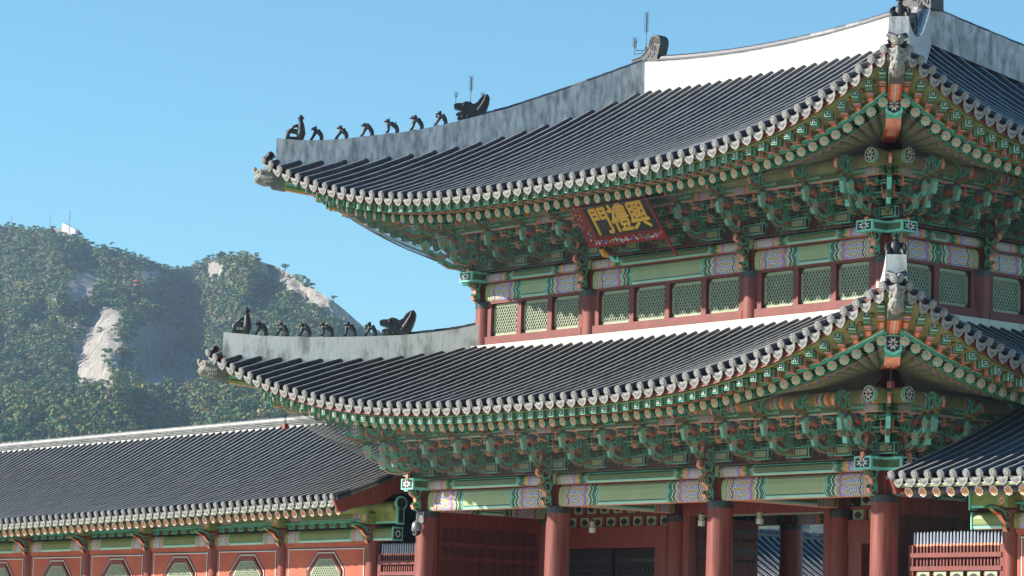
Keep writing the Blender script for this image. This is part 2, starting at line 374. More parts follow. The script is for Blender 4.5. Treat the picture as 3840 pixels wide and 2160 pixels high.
def crafter_mesh():
    b = MB(); n = 12; r = .105
    b.tube([(0, 0, 0), (0, .04, 0)], r, n, GR, False); b.tube([(0, .04, 0), (0, .09, 0)], r, n, BL, False); b.tube([(0, .09, 0), (0, .14, 0)], r, n, OR, False)
    b.tube([(0, .14, 0), (0, .22, 0)], r, n, TE, False); b.tube([(0, .22, 0), (0, .30, 0)], r, n, GR, False); b.tube([(0, .3, 0), (0, 1, 0)], [r, r], n, SF, False)
    b.disc((0, 0, 0), (0, -1, 0), r*1.18, BK, 16, .004); b.disc((0, -.002, 0), (0, -1, 0), r*1.14, PW, 16, .006, star=.1)
    for q in range(8):
        t = q*pi/4+.2; c = V((cos(t)*r*.60, -.006, sin(t)*r*.60)); b.disc(c, (0, -1, 0), r*.24, SA, 6, .008)
    b.disc((0, -.014, 0), (0, -1, 0), r*.28, OC, 8, .006)
    return b.mesh('rafter', PM)
def flyer_mesh():
    """square flying rafter, end facing -Y"""
    b = MB(); hw, hh = .075, .085
    seg = [(0, .02, PW), (.02, .06, TD), (.06, .10, DG), (.10, .14, TD), (.14, .16, AQ), (.16, .24, DG), (.24, .28, DG), (.28, .33, SA), (.33, .37, BL), (.37, .42, OC), (.42, .46, MA), (.46, 1, SF)]
    for y0, y1, m in seg:
        vs = [(x, y, z) for y in (y0, y1) for x, z in ((-hw, -hh), (hw, -hh), (hw, hh), (-hw, hh))]
        mb = {SF: SA}.get(m, m)
        b.add(vs, [(0, 1, 5, 4), (1, 2, 6, 5), (2, 3, 7, 6), (3, 0, 4, 7)], [mb, m, m, m])
    b.add([(-hw, 0, -hh), (hw, 0, -hh), (hw, 0, hh), (-hw, 0, hh)], [(3, 2, 1, 0)], TE)
    b.box((0, -.003, 0), (.11, .006, .125), BK)
    for x, z in ((0, 0), (.025, .03), (-.025, .03), (.025, -.03), (-.025, -.03)): b.box((x, -.007, z), (.022, .004, .026), PW)
    # orange edges on the underside
    for x in (-.055, .055): b.box((x, .72, -hh-.003), (.03, .5, .004), OR)
    return b.mesh('flying_rafter', PM)
ME_RAF, ME_CRAF, ME_FLY = rafter_mesh(), crafter_mesh(), flyer_mesh()
def place_bar(name, me, a, b, parent):
    """orient unit bar (axis +Y) from a to b"""
    a, b = V(a), V(b); d = b-a; y = d.normalized(); x = y.cross(V((0, 0, 1))).normalized(); z = x.cross(y)
    m = Matrix(((x.x, d.x, z.x, a.x), (x.y, d.y, z.y, a.y), (x.z, d.z, z.z, a.z), (0, 0, 0, 1)))
    return link(name, me, parent, m)

# ------------------------------------------------------------------ bracket sets (outward = -Y, base at origin)
def ribbon(b, pts, wd, xo, mi):
    """flat painted ribbon in the (p,h) plane at x = +-xo"""
    n = len(pts)
    for sx in (-1, 1):
        vs = []
        for i, (p, h) in enumerate(pts):
            a = V(pts[max(0, i-1)]); c = V(pts[min(n-1, i+1)]); d = (c-a); d = d.normalized() if d.length else V((1, 0)); nn = V((-d.y, d.x))*wd/2
            vs += [(sx*xo, -(p+nn.x), h+nn.y), (sx*xo, -(p-nn.x), h-nn.y)]
        b.add(vs, [(2*i, 2*i+1, 2*i+3, 2*i+2) for i in range(n-1)], mi)
def curl(b, c, r, xo, mi, a0=0, turns=1.1, wd=.035, sgn=1):
    k = 14; pts = []
    for i in range(k+1):
        t = i/k; a = a0+sgn*t*turns*2*pi; rr = r*(1-.62*t); pts.append((c[0]+cos(a)*rr, c[1]+sin(a)*rr))
    ribbon(b, pts, wd, xo, mi)
def tongue_mesh(p, h):
    b = MB()
    top = [(-.3, h+.19), (.05, h+.20), (p-.66, h+.18), (p-.44, h+.05), (p-.24, h+.06), (p-.08, h+.18), (p, h+.38)]
    bot = [(p+.055, h+.28), (p+.0, h+.08), (p-.16, h-.06), (p-.36, h-.09), (p-.5, h-.0), (p-.62, h-.05), (.0, h-.05), (-.3, h-.04)]
    b.prism(top+bot, (0, 0, 0), (0, -1, 0), (0, 0, 1), (1, 0, 0), .075, DG, [TD]*6+[AQ]+[SA]*1+[DG]*7)
    ribbon(b, [(x, z-.035) for x, z in top[2:]], .075, .041, TE); ribbon(b, [(x, z-.0) for x, z in top[2:]], .026, .043, AQ)
    ribbon(b, [(x, z+.02) for x, z in bot[:6]], .026, .041, SA)
    curl(b, (p-.52, h+.20), .125, .045, TE, .5, 1.2, .05); curl(b, (p-.80, h+.12), .105, .046, TE, 2, 1.1, .045, -1)
    ribbon(b, [(p-.64, h+.0), (p-.54, h+.07), (p-.42, h-.02)], .045, .044, OR)
    b.prism([(p-.10, h+.32), (p-.015, h+.43), (p+.085, h+.32), (p+.02, h+.07), (p-.08, h+.05)], (0, 0, 0), (0, -1, 0), (0, 0, 1), (1, 0, 0), .10, AQ)
    b.prism([(p-.05, h+.28), (p-.01, h+.32), (p+.03, h+.27), (p-.0, h+.14), (p-.04, h+.13)], (0, 0, 0), (0, -1, 0), (0, 0, 1), (1, 0, 0), .108, SA)
    return b.mesh('tongue', PM)
def leaf_mesh(p, h):
    b = MB()
    poly = [(-.3, h+.2), (.2, h+.24), (p-.75, h+.24), (p-.5, h+.34), (p-.25, h+.30), (p, h+.16), (p-.2, h+.20), (p-.42, h+.18), (p-.55, h+.02), (p-.66, h-.06), (.1, h-.04), (-.3, h-.04)]
    b.prism(poly, (0, 0, 0), (0, -1, 0), (0, 0, 1), (1, 0, 0), .075, DG, [TD, TD, TD, GR, GR, GR, DG, DG, OR, DG, DG, DG])
    ribbon(b, [(p-.6, h+.22), (p-.45, h+.28), (p-.25, h+.26), (p-.04, h+.18)], .06, .041, GR)
    curl(b, (p-.76, h+.16), .12, .044, TE, 0, 1.2, .05); curl(b, (p-1.0, h+.10), .10, .044, TE, 2, 1.1, .045, -1)
    ribbon(b, [(p-.62, h+.08), (p-.5, h+.14), (p-.42, h+.2)], .035, .045, BL)
    ribbon(b, [(p-.74, h-.02), (p-.62, h+.0), (p-.52, h+.08)], .05, .045, OR)
    return b.mesh('leaf_tongue', PM)
def cloud_mesh(p, h):
    b = MB()
    poly = [(p-1.3, h-.1), (p-1.3, h+.42), (p-.62, h+.46), (p-.42, h+.46), (p-.27, h+.36), (p-.25, h+.22), (p-.12, h+.22), (p, h+.30), (p+.07, h+.20), (p+.02, h+.06), (p-.1, h-.01), (p-.24, h+.05), (p-.3, h-.10), (p-.5, h-.10)]
    b.prism(poly, (0, 0, 0), (0, -1, 0), (0, 0, 1), (1, 0, 0), .075, DG, [DG, TD, TD, TD, TD, TE, TE, SA, SA, DG, OR, DG, DG, DG])
    curl(b, (p-.46, h+.22), .23, .041, TE, -.4, 1.5, .06); curl(b, (p-.46, h+.22), .23, .0415, AQ, -.4, 1.5, .02); ribbon(b, [(p-.28, h+.08), (p-.12, h+.11), (p-.02, h+.22), (p+.03, h+.18)], .12, .043, TE)
    ribbon(b, [(p-.30, h-.04), (p-.2, h+.06), (p-.08, h+.03), (p+.04, h+.10)], .04, .045, OR)
    curl(b, (p-.82, h+.15), .13, .041, TE, 1, 1.2, .05, -1)
    return b.mesh('cloud_bracket', PM)
def arm(b, p, h, w, ht=.13):
    y = -p
    b.box((0, y, h), (w, .10, ht), GR); b.box((0, y-.052, h+ht/2-.016), (w, .006, .034), AQ); b.box((0, y-.052, h), (w, .004, .05), DG); b.box((0, y-.052, h-ht/2+.012), (w, .006, .022), TE)
    for s in (-1, 1):
        x = s*w/2
        b.box((x, y, h-.01), (.03, .106, ht*1.05), TE)
        b.prism([(x-s*.14, h-ht/2), (x, h-ht/2+.03), (x, h-ht/2-.02), (x-s*.10, h-ht/2-.05)], (0, y, 0), (1, 0, 0), (0, 0, 1), (0, 1, 0), .11, SA)
        b.box((x+s*.018, y, h+.0), (.008, .05, .06), PW)
    for x in (-w/2+.07, 0, w/2-.07):
        b.box((x, y, h+ht/2+.04), (.16, .15, .08), GR); b.box((x, y-.077, h+ht/2+.045), (.16, .006, .07), TE); b.box((x, y-.081, h+ht/2+.045), (.10, .006, .035), DG)
        b.box((x, y, h+ht/2+.083), (.18, .17, .012), AQ)
def setbase_mesh():
    b = MB()
    # capital block, splayed
    t, u = .25, .18
    vs = [(x*u, y*u, 0) for x, y in ((-1, -1), (1, -1), (1, 1), (-1, 1))]+[(x*t, y*t, .09) for x, y in ((-1, -1), (1, -1), (1, 1), (-1, 1))]+[(x*t, y*t, .22) for x, y in ((-1, -1), (1, -1), (1, 1), (-1, 1))]
    b.add(vs, [(i, (i+1) % 4, 4+(i+1) % 4, 4+i) for i in range(4)], MA); b.add(vs, [(4+i, 4+(i+1) % 4, 8+(i+1) % 4, 8+i) for i in range(4)]+[(8, 9, 10, 11)], TE)
    b.box((0, -t-.003, .155), (.40, .006, .09), BK); b.box((0, -t-.006, .155), (.34, .006, .06), GG)
    for s in (-1, 1): b.box((s*(t+.003), 0, .155), (.006, .40, .09), BK); b.box((s*(t+.006), 0, .155), (.006, .34, .06), GG)
    arm(b, 0, .34, .80); arm(b, 0, .62, 1.10); arm(b, .40, .62, .82); arm(b, .40, .90, 1.06); arm(b, .80, .88, .84); arm(b, 1.12, 1.02, .84, .10)
    for x in (.36,):
        b.box((x, -.30, .20), (.50, .12, .25), AQ); b.box((x, -.363, .20), (.46, .006, .21), BK); b.box((x, -.368, .20), (.38, .006, .15), GG); b.box((x+.253, -.30, .20), (.006, .08, .2), BK)
    for sx in (-1, 1):
        for t0 in (0, 1, 2):
            k = 10; c = (-.62+.17*sx*(t0 > 0)*(1 if t0 < 2 else .5), .12+.10*t0)
            vs = []
            for i in range(k+1):
                a = -pi/2+sx*pi*1.3*i/k; r_ = .085*(1-.5*i/k)
                for w2 in (.012, -.012): vs.append((c[0]+cos(a)*(r_+w2)*sx, .02, c[1]+sin(a)*(r_+w2)))
            b.add(vs, [(2*i, 2*i+1, 2*i+3, 2*i+2) for i in range(k)], TE)
    # end posts of the arms: little painted blocks hanging in the net of brackets
    for x in (-.42, .42):
        b.box((x, -.98, 1.0), (.15, .10, .16), BK); b.box((x, -1.034, 1.0), (.06, .006, .08), PW); b.box((x, -.98, 1.13), (.26, .16, .11), AQ); b.box((x, -1.062, 1.13), (.18, .006, .06), DG); b.box((x-.10, -.98, .93), (.03, .06, .36), SA); b.box((x-.04, -.98, .80), (.18, .05, .035), SA)
    for x in (-.30, .52):
        b.box((x, -.58, .76), (.14, .10, .14), BK); b.box((x, -.58, .87), (.24, .14, .10), AQ); b.box((x, -.652, .87), (.16, .006, .05), DG); b.box((x-.09, -.58, .70), (.03, .06, .30), SA); b.box((x-.02, -.58, .57), (.18, .05, .035), SA)
    return b.mesh('bracket_set', PM)
ME_SET = setbase_mesh(); ME_T1 = tongue_mesh(.95, .20); ME_T2 = tongue_mesh(1.25, .48); ME_LF = leaf_mesh(1.55, .76); ME_CL = cloud_mesh(1.62, 1.0)
def bracket_set(parent, loc, rz, sc=1, stretch=1, plain=False):
    m = Matrix.Translation(loc) @ Matrix.Rotation(rz, 4, 'Z') @ Matrix.Diagonal((1, stretch, sc, 1))
    if plain: r = link('corner_bracket', ME_T1, parent, m)
    else: r = link('bracket_set', ME_SET, parent, m); link('tongue', ME_T1, r)
    link('tongue', ME_T2, r); link('leaf_tongue', ME_LF, r); link('cloud_bracket', ME_CL, r)
    return r
def orn_mesh(s=1.0):
    """carved scroll bracket that hangs on a column top"""
    b = MB(); P = [(.1, 0), (.34, -.02), (.50, .03), (.56, .14), (.44, .22), (.47, .34), (.62, .42), (.66, .54), (.55, .62), (.64, .74), (.76, .80), (.74, .95), (.62, 1.02), (.64, 1.14), (.60, 1.34), (.1, 1.34)]
    P = [(x*s, z*s) for x, z in P]
    b.prism(P, (0, 0, 0), (0, -1, 0), (0, 0, 1), (1, 0, 0), .11, MA, [TE, TE, SA, DG, SA, SA, DG, SA, DG, SA, SA, DG, SA, SA, MA, MA])
    for c, r, a, g in (((.44, .16), .10, 2, 1), ((.42, .50), .16, 0, -1), ((.50, .82), .16, 2, 1), ((.42, 1.12), .14, 0, -1)):
        curl(b, (c[0]*s, c[1]*s), r*s, .060, TE, a, 1.2, .05*s, g)
    ribbon(b, [(x*s, z*s) for x, z in ((.3, .02), (.30, .2), (.36, .36), (.26, .56), (.36, .70), (.30, .9), (.36, 1.1), (.3, 1.3))], .045*s, .060, TE)
    ribbon(b, [(x*s-.025, z*s) for x, z in ((.50, .04), (.54, .14), (.44, .23), (.47, .34), (.61, .43), (.64, .54), (.55, .63), (.64, .75), (.74, .82), (.72, .94))], .03*s, .060, SA)
    return b.mesh('column_scroll', PM)
ME_ORN = orn_mesh(1.0); ME_ORNU = orn_mesh(.9)

def painted_beam(b, p0, p1, out, dp, h, mi=0, mb_=1, z0=None):
    """rounded beam from p0 to p1 (bottom centre line), uv folded at the middle"""
    p0, p1 = V(p0), V(p1); L = (p1-p0).length; out = V(out); k = 4
    sec = [(-dp/2, 0), (dp*.42, 0), (dp/2, h*.10), (dp/2*1.06, h*.35), (dp/2*1.04, h*.65), (dp*.44, h*.88), (dp*.2, h), (-dp/2, h)]
    vs = []; us = []
    for i in range(k+1):
        t = i/k; c = p0.lerp(p1, t)
        for o, z in sec: vs.append(c+out*o+V((0, 0, z))); us.append((min(t, 1-t)*L, z/h))
    n = len(sec); fs = []; uv = []; ms = []
    for i in range(k):
        for q in range(n):
            f = (i*n+q, i*n+(q+1) % n, (i+1)*n+(q+1) % n, (i+1)*n+q); fs.append(f); uv.append([us[x] for x in f]); ms.append(mb_ if q == 0 else mi)
    for f in (tuple(range(n-1, -1, -1)), tuple(k*n+q for q in range(n))): fs.append(f); uv.append([us[x] for x in f]); ms.append(mi)
    b.add(vs, fs, ms, uv)
def beam_obj(name, p0, p1, out, dp, h, m, parent, low='salmon'):
    b = MB(); painted_beam(b, p0, p1, out, dp, h); return b.obj(name, [m, low], parent)
def column_obj(parent, x, y, z0, z1, r0, r1, m='redwear', band=True, name='column'):
    b = MB(); k = 6
    b.tube([(x, y, lerp(z0, z1, i/k)) for i in range(k+1)], [lerp(r0, r1, (i/k)**1.5) for i in range(k+1)], 28, 0, False)
    o = b.obj(name, [m], parent, True)
    if band:
        b = MB(); b.tube([(x, y, z1-.17), (x, y, z1)], r1+.012, 28, 0, True)
        for q in range(12):
            t = q*pi/6+.2
            for dz in (-.05, -.12): b.ball((x+cos(t)*(r1+.014), y+sin(t)*(r1+.014), z1+dz), .016, 0, 5, 3)
        b.obj('iron_band', ['iron'], o)
    return o
def upper_post(parent, x, y, z0, z1, w):   # squared column head between beams
    b = MB(); b.box((x, y, (z0+z1)/2), (w, w, z1-z0), 0); return b.obj('column_head', ['red'], parent)

# ------------------------------------------------------------------ the gate
B1, B2, UU, DM, YR = 5.4, 6.0, 1.0, 4.22, 4.65
TT = 2*B1+B2
gate = empty('palace_gate', 'two storey palace gate with curved black tiled roofs and painted green and red woodwork', 'gate')
def lin(a, b): return lambda t: a*(b*t+(1-b)*t*t)
RU = Roof(-TT-3.45, 3.45, -3.45, 2*YR+3.45, YR+3.45, 6.75, (14.02, 1.78, 3.2), (13.77, 1.72, 4.0), (13.60, 1.27, 4.2), lin(3.88, .72))
RL = Roof(-TT-4.39, 4.39, -4.39, 2*YR+4.39, YR+4.39, YR+4.39, (8.50, 1.93, 2.9), (8.14, 2.05, 3.4), (8.02, 1.35, 3.0), lambda t: 0)
_T = .55
RL.prof = lambda t: 2.0*(.8*(t/_T)+.2*(t/_T)**2)
RL.g = lambda t: max(.2, 1-.8*(min(1, t/.6))**2.4)

def roof_all(R, top_s, top_e, name, parent):
    for side, top in (('S', top_s), ('E', top_e), ('W', top_e), ('N', top_s)):
        mb, me = MB(), MB(); tile_field((mb, me), R, side, top, simple=side in 'N')
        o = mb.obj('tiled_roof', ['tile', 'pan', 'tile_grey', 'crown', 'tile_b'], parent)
        if me.v: me.obj('eave_tile_ends', ['tile_end', 'tile_rec'], o)
roof_all(RU, YR+3.45-.22, 6.6, 'upper', gate)
roof_all(RL, UU+4.39-.35, UU+4.39-.35, 'lower', gate)

def wall_strip(path, th, m, parent, name='ridge_wall', cap=None):
    """path: list of (point at top, bottom z); a thick plaster wall following it"""
    b = MB(); n = len(path); vs = []
    for i, (p, zb) in enumerate(path):
        a = V(path[max(0, i-1)][0]); c = V(path[min(n-1, i+1)][0]); d = (c-a); d.z = 0; d.normalize(); s = V((-d.y, d.x, 0))*th/2; p = V(p)
        vs += [p-s*.94, p+s*.94, V((p.x, p.y, zb))+s*1.08, V((p.x, p.y, zb))-s*1.08]
    fs = [(4*i+q, 4*i+(q+1) % 4, 4*i+4+(q+1) % 4, 4*i+4+q) for i in range(n-1) for q in range(4)]
    b.add(vs, fs+[(3, 2, 1, 0), (4*n-4, 4*n-3, 4*n-2, 4*n-1)], 0)
    return b.obj(name, [m], parent)
def ridge_cap(path, parent, wd=.13, layers=2, m='tile'):
    """rounded cap tiles and thin under-tiles along a ridge top"""
    b = MB(); pts = []
    P = [V(p) for p in path]
    ls = [0]
    for a, c in zip(P, P[1:]): ls.append(ls[-1]+(c-a).length)
    n = max(2, int(ls[-1]/.42))
    def at(s):
        for i in range(len(P)-1):
            if s <= ls[i+1]+1e-6: return P[i].lerp(P[i+1], (s-ls[i])/(ls[i+1]-ls[i]))
        return P[-1]
    for i in range(n):
        a, c = at(ls[-1]*i/n), at(ls[-1]*(i+1)/n)
        lz = layers*.055
        b.tube([a+V((0, 0, lz)), c+V((0, 0, lz))], [wd, wd*.9], 10, 0 if random.random() > .2 else 1, True)
    d0 = V((0, 0, 0))
    for q in range(layers):
        off = .07-.0*q
        for i in range(n*1):
            a, c = at(ls[-1]*i/n), at(ls[-1]*(i+1)/n)
            b.bar(a+V((0, 0, .02+q*.055+random.uniform(-.006, .006))), c+V((0, 0, .02+q*.055+random.uniform(-.006, .006))), wd*3.1-q*.04, .035, 1 if q == 0 else 0)
    return b.obj('ridge_tiles', [m, 'tile_grey'], parent)

# main ridge
xl, xr = -13.5, -3.3
def rz_top(x):
    t = (x-xl)/(xr-xl); return 18.46+.30*(2*t-1)**2
pts = [(x, YR, rz_top(x)) for x in [xl+(xr-xl)*i/24 for i in range(25)]]
wall_strip([(p, 17.5) for p in pts], .46, 'white', gate, 'main_ridge'); ridge_cap(pts, gate, .12, 2)
# hip ridges
HU = [(.035, 16.35), (.09, 16.31), (.155, 16.33), (.22, 16.40), (.285, 16.50), (.35, 16.59), (.415, 16.72), (.47, 16.86), (.52, 17.01), (.636, 17.36), (.77, 17.88), (.9, 18.42), (1.0, 18.85)]
HL = [(.06, 10.95), (.13, 10.91), (.21, 10.87), (.295, 10.86), (.38, 10.86), (.45, 10.87), (.57, 10.90), (.71, 10.96), (.80, 11.04), (.9, 11.15), (.985, 11.30)]
def hip(cx, cy, ex, ey, H, drop, m, capfrom, name):
    path = [((lerp(cx, ex, t), lerp(cy, ey, t), z), z-drop) for t, z in H]
    wall_strip(path, .46, m, gate, name)
    cp = [p for (p, zb), (t, z) in zip(path, H) if t >= capfrom]
    if len(cp) > 1: ridge_cap(cp, gate, .10, 0)
for sx in (0, 1):
    for sy in (0, 1):
        X = RU.c['S'][0].x if sx == 0 else 3.45; ex = xl if sx == 0 else xr; Y = -3.45 if sy == 0 else 2*YR+3.45
        hip(X, Y, ex, YR, HU, .95, 'grey_pl', .5, 'hip_ridge')
        X = -TT-4.39 if sx == 0 else 4.39; ex = -TT+UU if sx == 0 else -UU; Y = -4.39 if sy == 0 else 2*YR+4.39; ey = UU if sy == 0 else 2*YR-UU
        hip(X, Y, ex, ey, HL, .75, 'cream_pl', .62, 'hip_ridge')
# white flashing wall at the head of the lower roof
b = MB()
for (x0, y0, x1, y1) in ((-TT+UU-.45, UU-.40, -UU+.45, UU-.40), (-UU+.40, UU-.45, -UU+.40, 2*YR-UU+.45), (-TT+UU-.40, UU-.45, -TT+UU-.40, 2*YR-UU+.45)):
    b.box(((x0+x1)/2, (y0+y1)/2, 10.42), (abs(x1-x0)+.02, abs(y1-y0)+.05, .52), 0)
b.obj('flashing_wall', ['white'], gate)

# eaves: rafters, flying rafters, boards
def eaves(R, colx, coly, zwall, sides, spacing, parent):
    out = []
    (cx0, cx1, cy0, cy1) = (colx[0], colx[1], coly[0], coly[1])
    for side, amin, amax in sides:
        o, ad, ind, A, run, cr = R.c[side]; ov = (cx1 and 0) or 0
        over = abs(o.y-cy0) if side == 'S' else (abs(o.x-cx1) if side == 'E' else abs(o.x-cx0))
        n = int(round((A-2.0)/spacing)); F = over+.9
        for i in range(n+1):
            a = 1.0+.38+(A-2.76)*i/n
            if not (amin <= a <= amax): continue
            c = min(a, A-a); E = R.eave(side, a, 1.0, R.raf)
            if c < F:  # fan: aim at the inner pivot
                piv = R.pt(side, (F+.2 if a < A/2 else A-F-.2), F+.2, zwall+.05)
                d = (piv-E); d = d*((over+.25-0)/F if False else 1); Q = E+d*min(1, 3.4/d.length)
            else: Q = R.pt(side, a, over+.25, zwall)
            out.append(('rafter', ME_RAF, E, Q))
            # flying rafter on the same line
            d = (Q-E); d.z = 0; d.normalize()
            a2 = a; e2 = R.eave(side, a2, .26, R.fly)
            if c < F:
                # intersect fan line with the outer curve
                for _ in range(6):
                    v = e2-E; v.z = 0; lat = v-d*v.dot(d); a2 -= lat.dot(ad)*1.0; e2 = R.eave(side, a2, .26, R.fly)
                if min(a2, A-a2) < .36: continue
            root = E+d*.25; root.z = E.z+.20
            v = (root-e2); out.append(('flying_rafter', ME_FLY, e2, e2+v*1.15))
    return out
bars = []
bars += eaves(RU, (-TT+UU, -UU), (UU, 2*YR-UU), 14.70, (('S', -1, 99), ('E', -1, 9), ('W', 11, 99)), .395, gate)
bars += eaves(RL, (-TT, 0), (0, 2*YR), 9.08, (('S', -1, 99), ('E', -1, 10), ('W', 13, 99)), .40, gate)
for kind in ('rafter', 'flying_rafter'):
    L = [x for x in bars if x[0] == kind]; L.sort(key=lambda x: (x[2]-CAMP).length)
    for nm, me, a, q in L[:100]: place_bar(nm, me, a, q, gate)
    b = MB(); me0 = ME_RAF if kind == 'rafter' else ME_FLY
    vv = [v.co.copy() for v in me0.vertices]; ff = [tuple(p.vertices) for p in me0.polygons]; mm = [p.material_index for p in me0.polygons]
    for nm, me, a, q in L[100:]:
        d = q-a; y = d.normalized(); x = y.cross(V((0, 0, 1))).normalized(); z = x.cross(y)
        m = Matrix(((x.x, d.x, z.x, a.x), (x.y, d.y, z.y, a.y), (x.z, d.z, z.z, a.z), (0, 0, 0, 1)))
        b.add([m @ v for v in vv], ff, mm)
    if b.v: tag(b.obj(kind, PM, gate), kind='stuff')

def eave_boards(R, colx, coly, zw, parent):
    for side in 'SEWN':
        b = MB()
        strip(b, R, side, .22, R.fly, .12, .10, .07, GR); strip(b, R, side, .167, R.fly, .135, .01, .012, PW); strip(b, R, side, .165, R.fly, .105, .01, .022, BK)
        strip(b, R, side, .14, R.fly, .24, .06, .14, MA)
        Aq = R.A(side)
        strip(b, R, side, .96, R.raf, .155, .12, .07, TE, 1.22, Aq-1.22); strip(b, R, side, .905, R.raf, .185, .02, .02, PW, 1.22, Aq-1.22); strip(b, R, side, .98, R.raf, .215, .12, .06, GR, 1.22, Aq-1.22)
        b.obj('eave_moulding', PM, parent)
        # soffits
        b = MB(); A = R.A(side); n = 40; o, ad, ind, AA, run, cr = R.c[side]
        over = {'S': coly[0]-o.y, 'E': o.x-colx[1], 'W': colx[0]-o.x, 'N': coly[0]+4.39-.0 if False else o.y-coly[1]}[side]
        vs = []
        for k in range(n+1):
            t = k/n
            p0 = R.eave(side, .12+(A-.24)*t, .12, R.fly, .12); p1 = R.eave(side, 1.0+(A-2)*t, 1.0, R.raf, .26)
            p2 = R.eave(side, 1.0+(A-2)*t, 1.0, R.raf, .125); p3 = R.pt(side, over+.1+(A-2*over-.2)*t, over+.1, zw+.14)
            q0 = R.eave(side, .13+(A-.26)*t, .13, R.tile, -.12)
            vs += [q0, p0, p1, p2, p3]
        fs = [(5*k+q, 5*k+q+1, 5*k+6+q, 5*k+5+q) for k in range(n) for q in (0, 1, 3)]
        b.add(vs, fs, [1, 0, 0]*n); b.obj('soffit', ['soffit', 'red'], parent)
eave_boards(RU, (-TT+UU, -UU), (UU, 2*YR-UU), 14.70, gate)
eave_boards(RL, (-TT, 0), (0, 2*YR), 9.08, gate)
# lotus motifs painted on the soffit boards between flying rafters near the corners
def motifs(R, side, a0, a1, n, parent):
    for i in range(n):
        a = a0+(a1-a0)*(i+.5)/n
        for f, mset in ((.33, (BK, OC, OR)), (.72, (TE, OR, TD))):
            p0 = R.eave(side, .12+(R.A(side)-.24)*(a/R.A(side)), .12, R.fly, .12); p1 = R.eave(side, 1.0+(R.A(side)-2)*a/R.A(side), 1.0, R.raf, .26)
            b = MB(); c = p0.lerp(p1, f)-V((0, 0, .012)); nrm = (p1-p0).cross(R.c[side][1]).normalized(); nrm = -nrm if nrm.z > 0 else nrm
            b.disc(c, nrm, .085, mset[0], 10, .006, R.c[side][1]); b.disc(c+nrm*.006, nrm, .06, mset[1], 8, .006, R.c[side][1], .3); b.disc(c+nrm*.012, nrm, .03, mset[2], 6, .006, R.c[side][1])
            b.obj('painted_lotus', PM, parent)
motifs(RU, 'S', 19.0, 23.1, 11, gate); motifs(RU, 'E', .8, 4.8, 11, gate); motifs(RL, 'S', 20.8, 25.0, 11, gate); motifs(RL, 'E', .8, 5, 11, gate)

# corner hip beams
def hipbeam(cx, cy, dx, dy, tip, bz, parent):
    """tip: plan inset from the tile corner; dx,dy point inward"""
    d = V((dx, dy, 0)).normalized(); s = V((-d.y, d.x, 0)); c0 = V((cx, cy, 0)); r2 = sqrt(2)
    def prof(b, pts, th, mi, side): b.prism(pts, c0, d, V((0, 0, 1)), s, th, mi, side)
    z1, z2 = bz
    # upper beam (sarae)
    b = MB(); P = [(.33, z1), (.55, z1+.03), (1.9, z1-.16), (3.6, z1-.22), (3.6, z1-.76), (1.9, z1-.72), (1.1, z1-.62), (.33, z1-.48)]
    prof(b, P, .30, GR, [GR]*4+[OR]*3+[GR])
    for q0, q1 in (((1.9, z1-.72), (3.55, z1-.76)), ((1.1, z1-.62), (1.9, z1-.72)), ((.36, z1-.485), (1.1, z1-.62))):
        a = c0+d*q0[0]+V((0, 0, q0[1]-.004)); e = c0+d*q1[0]+V((0, 0, q1[1]-.004)); b.bar(a, e, .19, .008, SA); b.bar(a-V((0, 0, .006)), e-V((0, 0, .006)), .02, .004, PW)
    for sd in (-1, 1):
        for off, m_, wd in ((-.05, BK, .03), (.01, TE, .06), (.05, PW, .014)):
            for q0, q1 in (((.7, z1-.40), (1.9, z1-.58)), ((1.9, z1-.58), (3.5, z1-.62))):
                a = c0+d*q0[0]+s*sd*.153+V((0, 0, q0[1]+off)); e = c0+d*q1[0]+s*sd*.153+V((0, 0, q1[1]+off)); b.bar(a, e, .006, wd, m_)
    b.obj('upper_hip_beam', PM, parent)
    # lower beam (chunyeo)
    b = MB(); P = [(1.83, z2), (5.6, z2+.12), (5.6, z2-.30), (2.6, z2-.52), (2.25, z2-.50), (2.05, z2-.36), (1.90, z2-.40)]
    prof(b, P, .34, GR, [GR, GR, OR, SA, SA, SA, TE])
    a = c0+d*2.5+V((0, 0, z2-.525)); e = c0+d*5.5+V((0, 0, z2-.30)); b.bar(a, e, .2, .01, SA)
    for sd in (-1, 1):
        for off, m_, wd in ((-.10, BK, .03), (-.04, TE, .07), (.02, PW, .015)):
            b.bar(c0+d*2.05+s*sd*.172+V((0, 0, z2-.22+off)), c0+d*2.6+s*sd*.172+V((0, 0, z2-.32+off)), .006, wd, m_)
            b.bar(c0+d*2.6+s*sd*.172+V((0, 0, z2-.32+off)), c0+d*5.0+s*sd*.172+V((0, 0, z2-.14+off)), .006, wd, m_)
    # shield end
    sh = [(-.19, .02), (.19, .02), (.19, -.33), (0, -.42), (-.19, -.33)]; e0 = c0+d*1.83+V((0, 0, z2+.05))
    b.prism(sh, e0-d*.01, s, V((0, 0, 1)), d, .03, AQ); b.prism([(x*.72, z*.78-.03) for x, z in sh], e0-d*.028, s, V((0, 0, 1)), d, .01, BK)
    for k in range(8):
        t = k*pi/4+pi/8; c = e0-d*.036+s*cos(t)*.065+V((0, 0, -.17+sin(t)*.085)); b.prism([(cos(t)*.06, sin(t)*.06), (-sin(t)*.022, cos(t)*.022), (-cos(t)*.05, -sin(t)*.05), (sin(t)*.022, -cos(t)*.022)], c, s, V((0, 0, 1)), d, .006, PW)
    b.obj('lower_hip_beam', PM, parent)
    # copper sheath on the beam head
    b = MB(); P = [(.26, z1+.05), (.62, z1+.06), (.62, z1-.56), (.26, z1-.50)]; prof(b, P, .33, 0, 0); b.obj('copper_sheath', ['copper'], parent)
